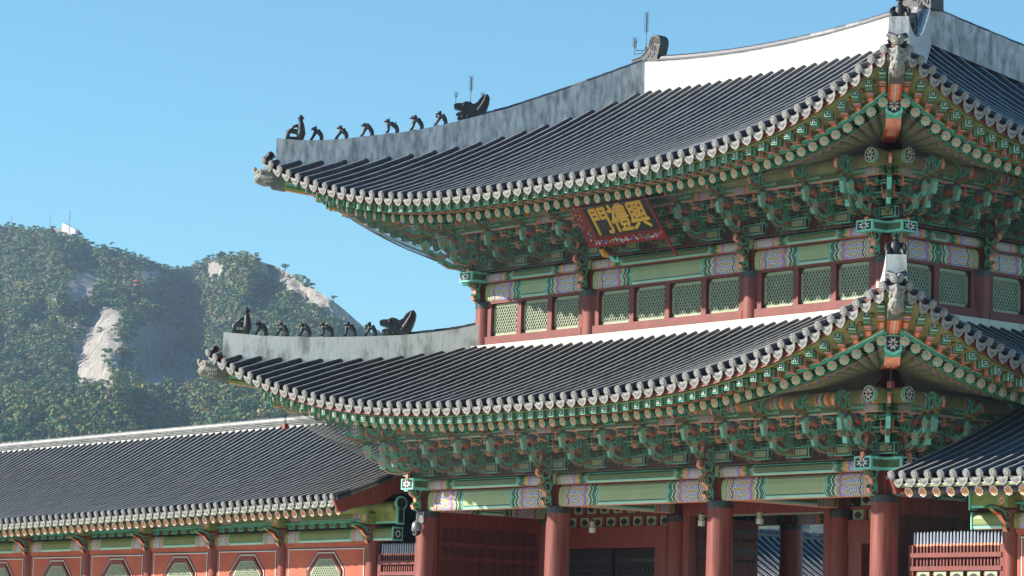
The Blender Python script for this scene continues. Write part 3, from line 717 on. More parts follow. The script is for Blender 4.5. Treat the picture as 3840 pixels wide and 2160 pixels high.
for R, cx, cy, zz in ((RU, 3.45, -3.45, (15.46, 14.78)), (RU, -TT-3.45, -3.45, (15.46, 14.78)), (RL, 4.39, -4.39, (10.12, 9.32)), (RL, -TT-4.39, -4.39, (10.12, 9.32))):
    hipbeam(cx, cy, -1 if cx > 0 else 1, 1, 0, zz, gate)

# ------------------------------------------------------------------ storeys
def storey(x0, x1, y0, y1, fx, sy, zb, hb, hp, zbr, orn, colr, parent, sx=1.0, insets=4, edge_ins=4, ztop=99):
    """painted beams, plate, bracket sets, purlins of one storey. fx = front column xs, sy = side column ys"""
    r90 = pi/2
    dp = .36
    for a, c in zip(fx, fx[1:]):
        beam_obj('painted_beam', (a+colr*.7, y0, zb), (c-colr*.7, y0, zb), (0, -1, 0), dp, hb, 'beam', parent)
        b = MB(); painted_beam(b, (a+.08, y0, zb+hb+.02), (c-.08, y0, zb+hb+.02), (0, -1, 0), .50, hp); b.obj('plate_beam', ['plate', 'salmon'], parent)
    for a, c in zip(sy, sy[1:]):
        beam_obj('painted_beam', (x1, a+colr*.7, zb), (x1, c-colr*.7, zb), (1, 0, 0), dp, hb, 'beam', parent)
        b = MB(); painted_beam(b, (x1, a+.08, zb+hb+.02), (x1, c-.08, zb+hb+.02), (1, 0, 0), .50, hp); b.obj('plate_beam', ['plate', 'salmon'], parent)
        # west side: seen through the front bay and under the far corner
        beam_obj('painted_beam', (x0, a+colr*.7, zb), (x0, c-colr*.7, zb), (1, 0, 0), dp, hb, 'beam', parent)
        b = MB(); b.box((x0, (a+c)/2, zb+hb+.02+hp/2), (.5, c-a, hp), DG); b.obj('plate_beam', PM, parent)
    # column heads between the beams, plate caps
    for x in fx:
        upper_post(parent, x, y0, zb-.02, zb+hb, .30)
        b = MB(); b.box((x, y0-.005, zb+hb+.02+hp/2), (.36, .52, hp-.02), GG); b.obj('plate_joint', PM, parent)
    for y in sy[1:]: upper_post(parent, x1, y, zb-.02, zb+hb, .30)
    for x in fx[:-1]:
        for y in sy[1:]: upper_post(parent, x, y, zb-.02, zb+hb+hp, .30)
    # crossing plate ends at the corners, with white flower on black
    for cx, sg in ((x1, 1), (x0, -1)):
        for ax in ('x', 'y'):
            b = MB(); z = zb+hb+.02+hp/2
            if ax == 'y': c = V((cx, y0-.39, z)); dim = (.52, .72, hp+.02); nrm = V((0, -1, 0)); l = V((1, 0, 0)); half = .36
            else: c = V((cx+sg*.39, y0, z)); dim = (.72, .52, hp+.02); nrm = V((sg, 0, 0)); l = V((0, 1, 0)); half = .36
            b.box(c, dim, AQ); e = c+nrm*(half+.004)
            for q in (1, -1):
                sd = V((-nrm.y, nrm.x, 0))*q
                b.box(c+sd*.262, (abs(nrm.x)*.6+abs(sd.x)*.006, abs(nrm.y)*.6+abs(sd.y)*.006, hp*.62), DG)
            b.box(e, (abs(l.x)*.42+.006, abs(l.y)*.42+.006, hp*.76), BK)
            for k in range(8):
                t = k*pi/4+pi/8; cc = e+nrm*.006+l*cos(t)*.10+V((0, 0, sin(t)*.06))
                b.prism([(cos(t)*.09, sin(t)*.05), (-sin(t)*.02, cos(t)*.02), (-cos(t)*.05, -sin(t)*.04), (sin(t)*.02, -cos(t)*.02)], cc, l, V((0, 0, 1)), nrm, .006, PW)
            b.obj('plate_end', PM, parent)
    # hanging scroll brackets on every column
    for x in fx: link('column_scroll', orn, parent, Matrix.Translation((x, y0-.02, zb)))
    for y in sy: link('column_scroll', orn, parent, Matrix.Translation((x1+.02, y, zb)) @ Matrix.Rotation(r90, 4, 'Z'))
    link('column_scroll', orn, parent, Matrix.Translation((x0-.02, y0, zb)) @ Matrix.Rotation(-r90, 4, 'Z'))
    # bracket sets
    nb = [edge_ins, insets, edge_ins]
    for (a, c), n in zip(zip(fx, fx[1:]), nb):
        for k in range(n): bracket_set(parent, (a+(c-a)*k/n, y0, zbr), 0)
    bracket_set(parent, (fx[-1], y0, zbr), 0)
    for a, c in zip(sy, sy[1:]):
        n = 3
        for k in range(n): bracket_set(parent, (x1, a+(c-a)*k/n, zbr), r90)
    for k in range(3): bracket_set(parent, (x0, y0+(sy[1]-y0)*k/3, zbr), -r90)
    bracket_set(parent, (x1, y0, zbr), pi/4, 1, 1.38, True); bracket_set(parent, (x0, y0, zbr), -pi/4, 1, 1.38, True)
    bracket_set(parent, (x1-.45, y0-.3, zbr), pi/8, 1, 1.1, True); bracket_set(parent, (x1+.3, y0+.45, zbr), 3*pi/8, 1, 1.1, True)
    bracket_set(parent, (x0+.45, y0-.3, zbr), -pi/8, 1, 1.1, True); bracket_set(parent, (x0-.3, y0+.45, zbr), -3*pi/8, 1, 1.1, True)
    # infill wall, inner soffit and purlins
    pz = 1.29; pp = 1.10
    for (ax, n0, n1) in (('S', x0, x1), ('E', y0, y1), ('W', y0, y1), ('N', x0, x1)):
        b = MB(); Lg = n1-n0; mid = (n0+n1)/2
        def T(u, p, h):
            if ax == 'S': return V((u, y0-p, zbr+h))
            if ax == 'E': return V((x1+p, u, zbr+h))
            if ax == 'W': return V((x0-p, u, zbr+h))
            return V((u, y1+p, zbr+h))
        def quad(p0, h0, p1, h1, m, e=0): b.add([T(n0-e*p0, p0, h0), T(n1+e*p0, p0, h0), T(n1+e*p1, p1, h1), T(n0-e*p1, p1, h1)], [(0, 1, 2, 3)], m)
        quad(-.03, 0, -.03, 2.2, MA); quad(-.02, 1.12, .36, 1.16, DG, 1); quad(.36, 1.16, 1.02, 1.20, DG, 1)
        b.obj('bracket_infill', PM, parent)
        # painted board below the purlin
        if ax in 'SE':
            if ax == 'S': painted_beam2 = [(a, c) for a, c in zip([x0-1.0]+fx[1:-1], fx[1:-1]+[x1+1.0])]
            else: painted_beam2 = [(y0-1.0, sy[1]), (sy[1], y1+1)]
            b = MB()
            for a, c in painted_beam2:
                p0, p1 = T(a, pp, pz-.34), T(c, pp, pz-.34)
                painted_beam(b, p0, p1, (0, -1, 0) if ax == 'S' else (1, 0, 0), .14, .19)
            b.obj('purlin_board', ['plate', 'salmon'], parent)
        b = MB(); e = .62
        b.tube([T(n0-pp-e, pp, pz), T(n1+pp+e, pp, pz)], .165, 18, SF, True); b.tube([T(n0-pp-e+.03, pp, pz), T(n0-pp-e+.08, pp, pz)], .17, 18, AQ); b.tube([T(n1+pp+e-.08, pp, pz), T(n1+pp+e-.03, pp, pz)], .17, 18, AQ)
        d = (T(n1, 0, 0)-T(n0, 0, 0)).normalized(); u = n0-.2
        while u < n1+.4:
            for q, m_ in enumerate((OC, BL, SA, TE, DG, SA, OC, OR)): b.tube([T(u+q*.06, pp, pz), T(u+q*.06+.055, pp, pz)], .169, 18, m_, False)
            u += 1.45
        for sg, u in ((1, n1+pp+e), (-1, n0-pp-e)):
            c = T(u, pp, pz); nn = d*sg; l = V((-nn.y, nn.x, 0))
            b.disc(c, nn, .185, TE, 20, .012); b.disc(c+nn*.012, nn, .165, PW, 20, .004); b.disc(c+nn*.016, nn, .150, BK, 20, .004)
            for k in range(8):
                t = k*pi/4+pi/8; cc = c+nn*.024+l*cos(t)*.07+V((0, 0, sin(t)*.085))
                b.prism([(cos(t)*.06, sin(t)*.07), (-sin(t)*.02, cos(t)*.02), (-cos(t)*.05, -sin(t)*.05), (sin(t)*.02, -cos(t)*.02)], cc, l, V((0, 0, 1)), nn, .004, PW)
        b.obj('purlin', PM, parent)

FXL = [-TT, -B1-B2, -B1, 0]; FXU = [-TT+UU, -B1-B2, -B1, -UU]
SYL = [0, DM, 2*DM]; SYU = [UU, DM, 2*DM-UU]
storey(-TT, 0, 0, 2*DM, FXL, SYL, 6.20, .54, .28, 7.05, ME_ORN, .31, gate, insets=4, edge_ins=4)
storey(-TT+UU, -UU, UU, 2*DM-UU, FXU, SYU, 11.90, .50, .25, 12.68, ME_ORNU, .27, gate, insets=4, edge_ins=3)
# painted fish-tail brackets hanging above the side beams: a board of scrollwork behind the purlins
for x in FXL:
    for y in SYL: column_obj(gate, x, y, 1.5, 6.20, .345, .305, 'redwear' if y == 0 else 'red')
for x in FXU: column_obj(gate, x, UU, 10.3, 11.90, .285, .275, 'redwear')
for y in SYU[1:]: column_obj(gate, -UU, y, 10.3, 11.90, .285, .275, 'red')
for x in FXU[:1]:
    for y in SYU[1:]: column_obj(gate, x, y, 10.3, 11.90, .285, .275, 'red')

# upper windows
def window(parent, c, l, w_, h_, out, dark=False):
    """c = centre, l = unit along the wall"""
    c = V(c); l = V(l); o = V(out); u = V((0, 0, 1)); root = None
    def bx(b, x, z, dx, dz, d, th, m):
        vs = []
        for a, e, f in ((-1, -1, -1), (1, -1, -1), (1, 1, -1), (-1, 1, -1), (-1, -1, 1), (1, -1, 1), (1, 1, 1), (-1, 1, 1)): vs.append(c+l*(x+a*dx/2)+u*(z+e*dz/2)+o*(d+f*th/2))
        b.add(vs, [(3, 2, 1, 0), (4, 5, 6, 7), (0, 1, 5, 4), (1, 2, 6, 5), (2, 3, 7, 6), (3, 0, 4, 7)], m)
    b = MB(); fw_ = .075
    bx(b, 0, h_/2-fw_/2, w_, fw_, 0, .05, 0); bx(b, 0, -h_/2+fw_/2, w_, fw_, 0, .05, 0); bx(b, -w_/2+fw_/2, 0, fw_, h_-2*fw_, 0, .05, 0); bx(b, w_/2-fw_/2, 0, fw_, h_-2*fw_, 0, .05, 0)
    fr = b.obj('window', ['frameg'], parent)
    for sx in (-1, 1):
        for sz in (-1, 1):
            b = MB(); bx(b, sx*(w_/2-.05), sz*(h_/2-.025), .10, .05, .03, .012, 0); bx(b, sx*(w_/2-.025), sz*(h_/2-.06), .05, .12, .03, .014, 0)
            b.obj('corner_iron', ['iron'], fr)
    b = MB(); bx(b, 0, 0, w_-.1, h_-.1, -.05, .01, 0); b.obj('backing', ['winback'], fr)
    b = MB(); iw, ih = w_/2-fw_, h_/2-fw_; st_ = .098; k = -int((iw+ih*.62)/st_)-1; sl_ = 1.6
    # bars z = +-sl*(x - x0)
    for s in (1, -1):
        for q in range(k, -k+1):
            x0 = q*st_; zs = []
            # clip line x = x0 + s*z/sl to rectangle
            za, zb_ = -ih, ih
            xa, xb = x0+s*za/sl_, x0+s*zb_/sl_
            if max(xa, xb) < -iw or min(xa, xb) > iw: continue
            def cl(z, x):
                if x > iw: z = (iw-x0)*sl_*s; x = iw
                if x < -iw: z = (-iw-x0)*sl_*s; x = -iw
                return z, x
            (za, xa), (zb_, xb) = cl(za, xa), cl(zb_, xb)
            if abs(za-zb_) < .03: continue
            A_ = c+l*xa+u*za+o*(.0+.006*s); B_ = c+l*xb+u*zb_+o*(.0+.006*s)
            b.bar(A_, B_, .017, .02, 0, o)
    b.obj('lattice', ['lattice'], fr)
    return fr
def window_band(x_cols, n_list, y, along, out, parent, colr=.28):
    l = V(along); o = V(out)
    for (a, c), n in zip(zip(x_cols, x_cols[1:]), n_list):
        a_, c_ = a+colr*.8, c-colr*.8
        b = MB(); P = lambda u, d: (V((u, y, 0)) if abs(l.x) > .5 else V((y, u, 0)))+o*d
        Ls = c_-a_
        def bx(u, z, du, dz, d, th):
            q = P(u, d); q.z = z; b.box(q, (abs(l.x)*du+abs(o.x)*th, abs(l.y)*du+abs(o.y)*th, dz), 0)
        bx((a_+c_)/2, 10.80, Ls, .27, .10, .20); bx((a_+c_)/2, 11.865, Ls, .07, .06, .16)
        pw_ = .17; ww = (Ls-pw_*(n+1))/n
        for k in range(n+1): bx(a_+pw_/2+k*(ww+pw_), 11.38, pw_, .90, .06, .16)
        b.obj('window_posts', ['redpost'], parent)
        for k in range(n):
            q = P(a_+pw_+ww/2+k*(ww+pw_), .02); q.z = 11.38; window(parent, q, l, ww-.02, .885, o)
window_band(FXU, [3, 4, 3], UU, (1, 0, 0), (0, -1, 0), gate)
window_band(SYU, [2, 2], -UU, (0, 1, 0), (1, 0, 0), gate)
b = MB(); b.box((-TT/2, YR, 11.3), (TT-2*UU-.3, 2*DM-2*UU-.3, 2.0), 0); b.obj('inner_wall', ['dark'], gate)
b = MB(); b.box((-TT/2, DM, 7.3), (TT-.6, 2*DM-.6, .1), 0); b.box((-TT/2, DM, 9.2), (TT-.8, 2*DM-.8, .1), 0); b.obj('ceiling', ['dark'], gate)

# lower storey: west side wall, middle wall with transoms and doors
b = MB()
for k in range(9): b.box((-TT-.02+random.uniform(-.004, .004), .52+k*.385, 3.9), (.10, .375, 4.4), 0)
b.box((-TT, .37, 3.9), (.14, .12, 4.5), 1); b.box((-TT, 3.86, 3.9), (.14, .14, 4.5), 1); b.box((-TT, 2.1, 6.0), (.16, 3.6, .38), 1)
o = b.obj('plank_wall', ['planks', 'red'], gate)
b = MB()
for z0, z1 in ((5.36, 5.34), (4.98, 4.97)):
    b.box((-TT+.055, 2.15, z0), (.03, 3.5, .10), 0)
    for k in range(20): b.ball((-TT+.07, .50+k*.175, z0), .02, 1, 6, 4)
b.obj('iron_strap', ['red', 'iron'], o)
b = MB()
for k in range(9): b.box((.0+random.uniform(-.004, .004), .52+k*.385, 3.9), (.10, .375, 5.0), 0)
b.box((0, .37, 3.9), (.14, .12, 4.9), 1); b.box((0, 3.86, 3.9), (.14, .14, 4.9), 1); b.box((0, 2.1, 6.0), (.16, 3.6, .38), 1); b.obj('plank_wall', ['planks', 'red'], gate)
b = MB(); b.box((-TT/2, DM+.1, 7.02), (TT-.3, .1, .46), 0); b.box((-TT/2, 2*DM, 6.95), (TT-.3, .1, .5), 0); b.obj('inner_lintel_board', ['dark'], gate)
for (xa, xb, hole) in ((-TT+.32, -B1-B2-.32, True), (-B1+.32, -.32, True)):
    b = MB(); Lx = xb-xa; mx = (xa+xb)/2; y = DM
    b.box((mx, y, 6.66), (Lx, .16, .12), 0); b.box((mx, y, 6.265), (Lx, .14, .07), 0); b.box((mx, y, 5.92), (Lx, .16, .06), 0)
    b.box((mx, y+.08, 6.3), (Lx, .03, .85), 1)
    tr = b.obj('transom', ['red', 'dark'], gate)
    for row, (z, off) in enumerate(((6.45, .27), (6.08, 0))):
        k = 0; x = xa+.12+off
        while x+.2 < xb:
            b = MB(); b.box((x+.14, y-.02, z), (.36, .05, .27), 0)
            qf = [(.095*cos(t)*(1+.35*abs(cos(2*t))), .072*sin(t)*(1+.25*abs(cos(2*t)))) for t in [2*pi*i/24 for i in range(24)]]
            b.prism(qf, (x+.14, y-.048, z), (1, 0, 0), (0, 0, 1), (0, 1, 0), .01, 1); b.obj('pierced_panel', ['frameg', 'black'], tr)
            b = MB(); b.box((x+.41, y-.01, z), (.10, .13, .33), 0); b.obj('bar', ['red'], tr)
            x += .54
    b = MB(); b.box((mx, y-.02, 5.66), (Lx, .24, .58), 0); b.box((xa+.24, y-.02, 3.4), (.45, .2, 3.95), 0); b.box((xb-.24, y-.02, 3.4), (.45, .2, 3.95), 0); b.obj('door_frame', ['red'], gate)
b = MB(); b.bar((0, -.06, 0), (0, .06, 0), .05, .05, 0); b.ball((0, -.06, 0), .05, 0, 8, 5); b.ball((0, .06, 0), .05, 0, 8, 5); ME_STUD = b.mesh('stud', ['iron'], True)
b = MB(); b.box((-TT+B1/2, DM+.32, 3.5), (B1-.5, .04, 4.2), 0); b.obj('dark_backdrop', ['dark'], gate)  # added dark panel behind the doors: blocks sky light, stands for interior shade
# doors of the left bay (half shut, black)
def door(parent, hinge, ang, wd, z0, z1, mt='dark'):
    m = Matrix.Translation(hinge) @ Matrix.Rotation(ang, 4, 'Z'); b = MB()
    b.box((wd/2, 0, (z0+z1)/2), (wd, .08, z1-z0), 0); d = b.obj('door_leaf', [mt], parent, mw=m)
    for z in (z1-.55, z1-1.1):
        for k in range(11): link('stud', ME_STUD, d, Matrix.Translation((.12+k*(wd-.24)/10, 0, z)))
    b = MB()
    for z in (z1-.30, z1-.82): b.box((wd/2, .048, z), (wd-.1, .02, .10), 0); b.box((wd/2, -.048, z), (wd-.1, .02, .10), 0)
    b.obj('iron_strap', ['iron'], d)
door(gate, (-TT+.8, DM+.12, 0), 0.0, 1.9, 1.6, 5.35); door(gate, (-B1-B2-.8, DM+.12, 0), pi-.05, 1.9, 1.6, 5.35)
door(gate, (-B1-B2+.55, DM+.15, 0), pi/2-.12, 2.0, 1.6, 6.15, 'planks'); door(gate, (-B1-.35, DM+.15, 0), pi/2+.1, 2.0, 1.6, 6.15, 'planks')
door(gate, (-B1+.8, DM+.12, 0), 0.3, 1.9, 1.6, 5.35)
b = MB(); b.box((-B1-B2/2, DM, 6.42), (B2-.6, .30, .46), 0); b.box((-B1-B2/2, DM+.3, 6.20), (B2-.6, .5, .03), 1); b.box((-B1-.42, DM, 3.85), (.24, .24, 4.7), 0); b.box((-B1-B2+.42, DM, 3.85), (.24, .24, 4.7), 0)
b.obj('door_frame', ['red', 'frameg'], gate)
for a, c in zip(FXL, FXL[1:]): beam_obj('rear_beam', (a+.25, 2*DM, 6.18), (c-.25, 2*DM, 6.18), (0, -1, 0), .34, .50, 'plate', gate)
for y0_, y1_ in ((.3, DM-.3),):
    for x in (-B1-B2, -B1): beam_obj('cross_beam', (x, y0_, 6.25), (x, y1_, 6.25), (1, 0, 0), .3, .45, 'cbeam', gate)
# terrace under the gate
b = MB(); b.box((-TT/2, DM, .78), (TT+5, 2*DM+5, 1.44), 0)
for k in range(3): b.box((-TT/2, -2.9-k*.35, .60-k*.2), (7, .35, .4), 0)
b.obj('stone_terrace', ['stonefloor'], gate)

# ------------------------------------------------------------------ signboard
sign = empty('signboard', 'black signboard with three large gold characters in a red painted frame under the upper eaves', 'sign', (-8.42, -.65, 13.2))
bc, tcp = V((-8.36, -.30, 12.74)), V((-8.43, -1.0, 13.72)); uy = (tcp-bc); Hs = uy.length; uy.normalize(); ux = V((1, 0, 0)); un = ux.cross(uy).normalized()
un = un if un.y < 0 else -un; cc = (bc+tcp)/2
def L2(o_): return Matrix.Translation(-sign.location) @ Matrix.Identity(4)
b = MB(); b.prism([(-1.22, -Hs/2+.3), (1.22, -Hs/2+.3), (1.22, Hs/2+.04), (-1.22, Hs/2+.04)], cc-sign.location, ux, uy, un, .06, 0); b.obj('board', ['black'], sign)
b = MB()
def wing(q):
    P = [cc-sign.location+ux*x+uy*y+un*(.03+z) for x, y, z in q]; nn = (P[1]-P[0]).cross(P[3]-P[0]).normalized()*.02
    b.add([p-nn for p in P]+[p+nn for p in P], [(3, 2, 1, 0), (4, 5, 6, 7), (0, 1, 5, 4), (1, 2, 6, 5), (2, 3, 7, 6), (3, 0, 4, 7)], 0)
i0, i1, o0, o1 = -Hs/2+.30, Hs/2+.04, -Hs/2+.12, Hs/2+.20
wing([(-1.2, i0, 0), (1.2, i0, 0), (1.42, o0, .2), (-1.42, o0, .2)]); wing([(-1.2, i1, 0), (-1.2, i0, 0), (-1.42, o0, .2), (-1.42, o1, .2)])
wing([(1.2, i0, 0), (1.2, i1, 0), (1.42, o1, .2), (1.42, o0, .2)]); wing([(1.2, i1, 0), (-1.2, i1, 0), (-1.42, o1, .2), (1.42, o1, .2)])
fo = b.obj('frame', ['signred'], sign)
PMOT = ['pw', 'blue', 'ochre', 'aqua']
def mot(fn): b = MB(); fn(b); b.obj('painted_motif', PMOT, fo)
for k in range(46):
    x = -1.34+2.68*k/45; f = random.uniform(.2, .8); z = lerp(i0, o0, f)
    mot(lambda b: b.disc(cc-sign.location+un*(.056+.2*f)+ux*x+uy*z, un+uy*.6, random.uniform(.016, .030), random.choice([0, 1, 2, 3, 1]), 7, .006))
for k in range(16):
    f = random.uniform(.2, .8); z = i0+(i1-i0)*k/15; mot(lambda b: b.disc(cc-sign.location+un*(.056+.2*f)+ux*(-1.2-.22*f)+uy*z, un+ux*.7, random.uniform(.018, .03), random.choice([0, 1, 2, 3]), 7, .006))
for k in range(9):
    x0 = -1.2+2.4*k/9
    pts_ = [cc-sign.location+un*(.165+.04*sin(t*9))+ux*(x0+.2*t)+uy*(lerp(i0, o0, .5+.2*sin(t*9))) for t in [i/8 for i in range(9)]]; mot(lambda b: b.tube(pts_, .010, 4, k % 4))
tc_ = bpy.data.curves.new('sign_characters', 'FONT'); tc_.body = '\u9580\u79ae\u8208'; tc_.size = .84; tc_.align_x = 'CENTER'; tc_.align_y = 'CENTER'; tc_.extrude = .012; tc_.offset = 0.0; tc_.space_character = .95
to = bpy.data.objects.new('tmp', tc_); COL.objects.link(to); bpy.context.view_layer.update(); tme = bpy.data.meshes.new_from_object(to); bpy.data.objects.remove(to)
tme.materials.clear(); tme.materials.append(M['gold'])
o_ = link('gold_characters', tme, sign); p = cc-sign.location+un*.05+uy*.17
base_v = [v.co.copy() for v in tme.vertices]; base_f = [tuple(p.vertices) for p in tme.polygons]; bb_ = MB()
for k, (dx, dy) in enumerate(((0, 0), (.017, 0), (-.017, 0), (0, .017), (0, -.017), (.012, .012), (-.012, -.012))): bb_.add([c+V((dx, dy, .0013*k)) for c in base_v], base_f, 0)
tme = bb_.mesh('gold_characters', ['gold']); o_.data = tme
xs = [v.co.x for v in tme.vertices]; ys = [v.co.y for v in tme.vertices]; sxx = 2.08/(max(xs)-min(xs)); syy = .80/(max(ys)-min(ys)); mx_, my_ = (max(xs)+min(xs))/2, (max(ys)+min(ys))/2
for v in tme.vertices: v.co.x = (v.co.x-mx_)*sxx; v.co.y = (v.co.y-my_)*syy
o_.matrix_local = Matrix(((ux.x, uy.x, un.x, p.x), (ux.y, uy.y, un.y, p.y), (ux.z, uy.z, un.z, p.z), (0, 0, 0, 1)))
b = MB()
a = bc-sign.location-ux*1.25-uy*.05; b.tube([a+un*.05, a-uy*.12+un*.1+ux*.08, a-uy*.2+un*.06+ux*.16], [.08, .09, .05], 8, 0); b.tube([a-uy*.2+un*.06+ux*.2, a-uy*.34+un*.06+ux*.26, a-uy*.36+un*.06+ux*.4, a-uy*.25+un*.06+ux*.42], [.05, .05, .04, .02], 8, 1)
b.obj('scroll_foot', ['ochre', 'aqua'], sign)
b = MB(); b.bar(tcp-sign.location+ux*1.43+un*.22, bc-sign.location+ux*1.43-uy*.42+un*.18, .04, .04, 0); b.obj('brace', ['signred'], sign)

# ------------------------------------------------------------------ corridors
class Gable:
    def __init__(s, o, ad, ind, A, run, z0, k, rise, q=.72, kr=0):
        s.kr = kr; s.A = A
        s.c = {'S': (V(o), V(ad), V(ind), A, run, 1e-6)}; s.z0, s.k, s.rise, s.run, s.q = z0, k, rise, run, q
    def surf(s, side, a, d):
        o, ad, ind, A, run, cr = s.c['S']; t = d/run; p = o+ad*a+ind*d; p.z = s.z0+s.k*a+(s.rise+s.kr*(s.A-a))*(s.q*t+(1-s.q)*t*t); return p
    def dstart(s, side, a): return 0
    def dend(s, side, a, top): return top
def corridor(name, label, x0, x1, yf, colxs, ze, kz, zbeam, kb, rise, gable_at, wall=True, joint=.4, kr=0):
    """single storey gallery running along x. ze = eave tile centre z at x0, kz slope; zbeam = beam bottom at x0"""
    root = empty(name, label, 'gallery'); ye = yf-2.2; yr = YR; run = yr-ye
    G = Gable((x0, ye, 0), (1, 0, 0), (0, 1, 0), x1-x0, run, ze, kz, rise, .72, kr); GN = Gable((x0, 2*yr-ye, 0), (1, 0, 0), (0, -1, 0), x1-x0, run, ze, kz, rise, .72, kr)
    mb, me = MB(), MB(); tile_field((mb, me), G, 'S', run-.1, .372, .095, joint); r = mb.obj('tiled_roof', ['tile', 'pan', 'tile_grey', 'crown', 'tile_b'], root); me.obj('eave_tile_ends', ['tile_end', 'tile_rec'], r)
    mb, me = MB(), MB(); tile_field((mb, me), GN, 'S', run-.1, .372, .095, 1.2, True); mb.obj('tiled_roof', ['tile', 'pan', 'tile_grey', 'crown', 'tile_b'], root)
    zt = lambda x: ze+kz*(x-x0); zb = lambda x: zbeam+kb*(x-x0)
    rp = [(x, yr, zt(x)+rise+kr*(x1-x)+.02) for x in (x0+.1, (x0+x1)/2, x1-.1)]; wall_strip([(p, p[2]-.5) for p in rp], .34, 'white', root, 'ridge_wall')
    ridge_cap([(p[0], p[1], p[2]) for p in rp], root, .13, 3, 'tile_grey')
    # mouldings, rafters, soffit
    b = MB()
    for dz, wd, ht, m, yo in ((-.24, .10, .07, GR, .14), (-.215, .02, .02, PW, .09), (-.275, .02, .02, BK, .09), (-.15, .06, .12, MA, .20)):
        b.bar((x0+.05, ye+yo, zt(x0)+dz), (x1-.05, ye+yo, zt(x1)+dz), wd, ht, m)
    b.obj('eave_moulding', PM, root)
    b = MB(); b.add([(x0, ye+.1, zt(x0)-.2), (x1, ye+.1, zt(x1)-.2), (x1, yf+.2, zt(x1)+.62), (x0, yf+.2, zt(x0)+.62)], [(0, 1, 2, 3)], 0); b.obj('soffit', ['soffit'], root)
    n = int((x1-x0-.5)/.40)
    for k in range(n+1):
        x = x0+.28+(x1-x0-.5)*k/n; place_bar('rafter', ME_CRAF, (x, ye+.30, zt(x)-.37), (x, yf+.3, zt(x)+.50), root)
    cs = [c for c in colxs]
    b = MB(); b.tube([(cs[0]-1, yf, zb(cs[0])+.92), (cs[-1]+(1.0 if gable_at > 0 else 1), yf, zb(cs[-1])+.92)], .16, 14, GR); b.obj('purlin', PM, root)
    for i, x in enumerate(cs):
        column_obj(root, x, yf, .8, zb(x)+.42, .215, .19, 'red', False)
        ad = M  # scroll bracket
        link('column_scroll', ME_CORN, root, Matrix.Translation((x, yf-.02, zb(x)-.08)))
        b = MB(); b.box((x, yf-.12, zb(x)+.60), (.34, .5, .30), GR); b.box((x, yf-.375, zb(x)+.60), (.22, .01, .24), OC); b.box((x, yf-.372, zb(x)+.60), (.30, .008, .30), TE)
        for k in range(6): t = k*pi/3; b.box((x+cos(t)*.05, yf-.383, zb(x)+.60+sin(t)*.06), (.035, .006, .04), PW)
        b.obj('beam_head', PM, root)
    for i, (a, c) in enumerate(zip(cs, cs[1:])):
        beam_obj('painted_beam', (a+.16, yf, zb(a)), (c-.16, yf, zb(c)), (0, -1, 0), .30, .36, 'cbeam', root)
        b = MB(); b.bar((a+.1, yf, zb(a)+.46), (c-.1, yf, zb(c)+.46), .14, .13, MA)
        k = 0; x = a+.45
        while x < c-.3: b.box((x, yf-.09, zb(x)+.46), (.24, .10, .12), TE); b.box((x, yf-.145, zb(x)+.46), (.15, .006, .06), DG); x += .5
        b.bar((a, yf-.06, zb(a)+.555), (c, yf-.06, zb(c)+.555), .16, .05, TE); b.obj('bracket_rail', PM, root)
        b = MB(); painted_beam(b, (a+.16, yf, zb(a)+.59), (c-.16, yf, zb(c)+.59), (0, -1, 0), .16, .24); b.obj('upper_beam', ['cbeam', 'salmon'], root)
        if wall:
            W_ = c-a-.4; mx = (a+c)/2; b = MB(); zt_ = zb(mx)
            b.box((mx, yf, 3.0), (W_, .16, 2*(zt_-.09-3.0)), 0); b.bar((a+.2, yf-.03, zb(a)-.05), (c-.2, yf-.03, zb(c)-.05), .2, .09, 0)
            wl = b.obj('wall_panel', ['redwall'], root)
            b = MB(); y = yf-.084; zc = zt_-1.15; hw = .80; hh = .80; cut = .44
            def octo(s): return [(-hw*s, -hh*s+cut*s), (-hw*s+cut*s, -hh*s), (hw*s-cut*s, -hh*s), (hw*s, -hh*s+cut*s), (hw*s, hh*s-cut*s), (hw*s-cut*s, hh*s), (-hw*s+cut*s, hh*s), (-hw*s, hh*s-cut*s)]
            def outline(P, wd, m, yy):
                for k in range(len(P)):
                    p, q = P[k], P[(k+1) % len(P)]; b.bar((mx+p[0], yy, zc+p[1]), (mx+q[0], yy, zc+q[1]), .006, wd, m, V((0, 0, 1)) if abs(q[0]-p[0]) > 1e-3 else V((1, 0, 0)))
            e = W_/2-.09; z1 = zt_-.16
            for (pa, pb) in (((-e, 1.2), (-e, z1)), ((-e, z1), (e, z1)), ((e, z1), (e, 1.2))):
                for off, wd, m in ((0, .035, 1), (.03, .022, 2)):
                    if pa[0] == pb[0]: sg = 1 if pa[0] > 0 else -1; b.box((mx+pa[0]-sg*off, y, (pa[1]+pb[1])/2), (wd, .008+off*.1, abs(pb[1]-pa[1])), m)
                    else: b.box((mx, y, pa[1]-off), (2*e, .008+off*.1, wd), m)
            outline(octo(1.12), .03, 1, y); outline(octo(1.07), .022, 2, y-.002)
            b.obj('painted_lines', ['redwall', 'black', 'pw'], wl)
            b = MB(); o1, o2 = octo(1.0), octo(.86); o3 = octo(.80)
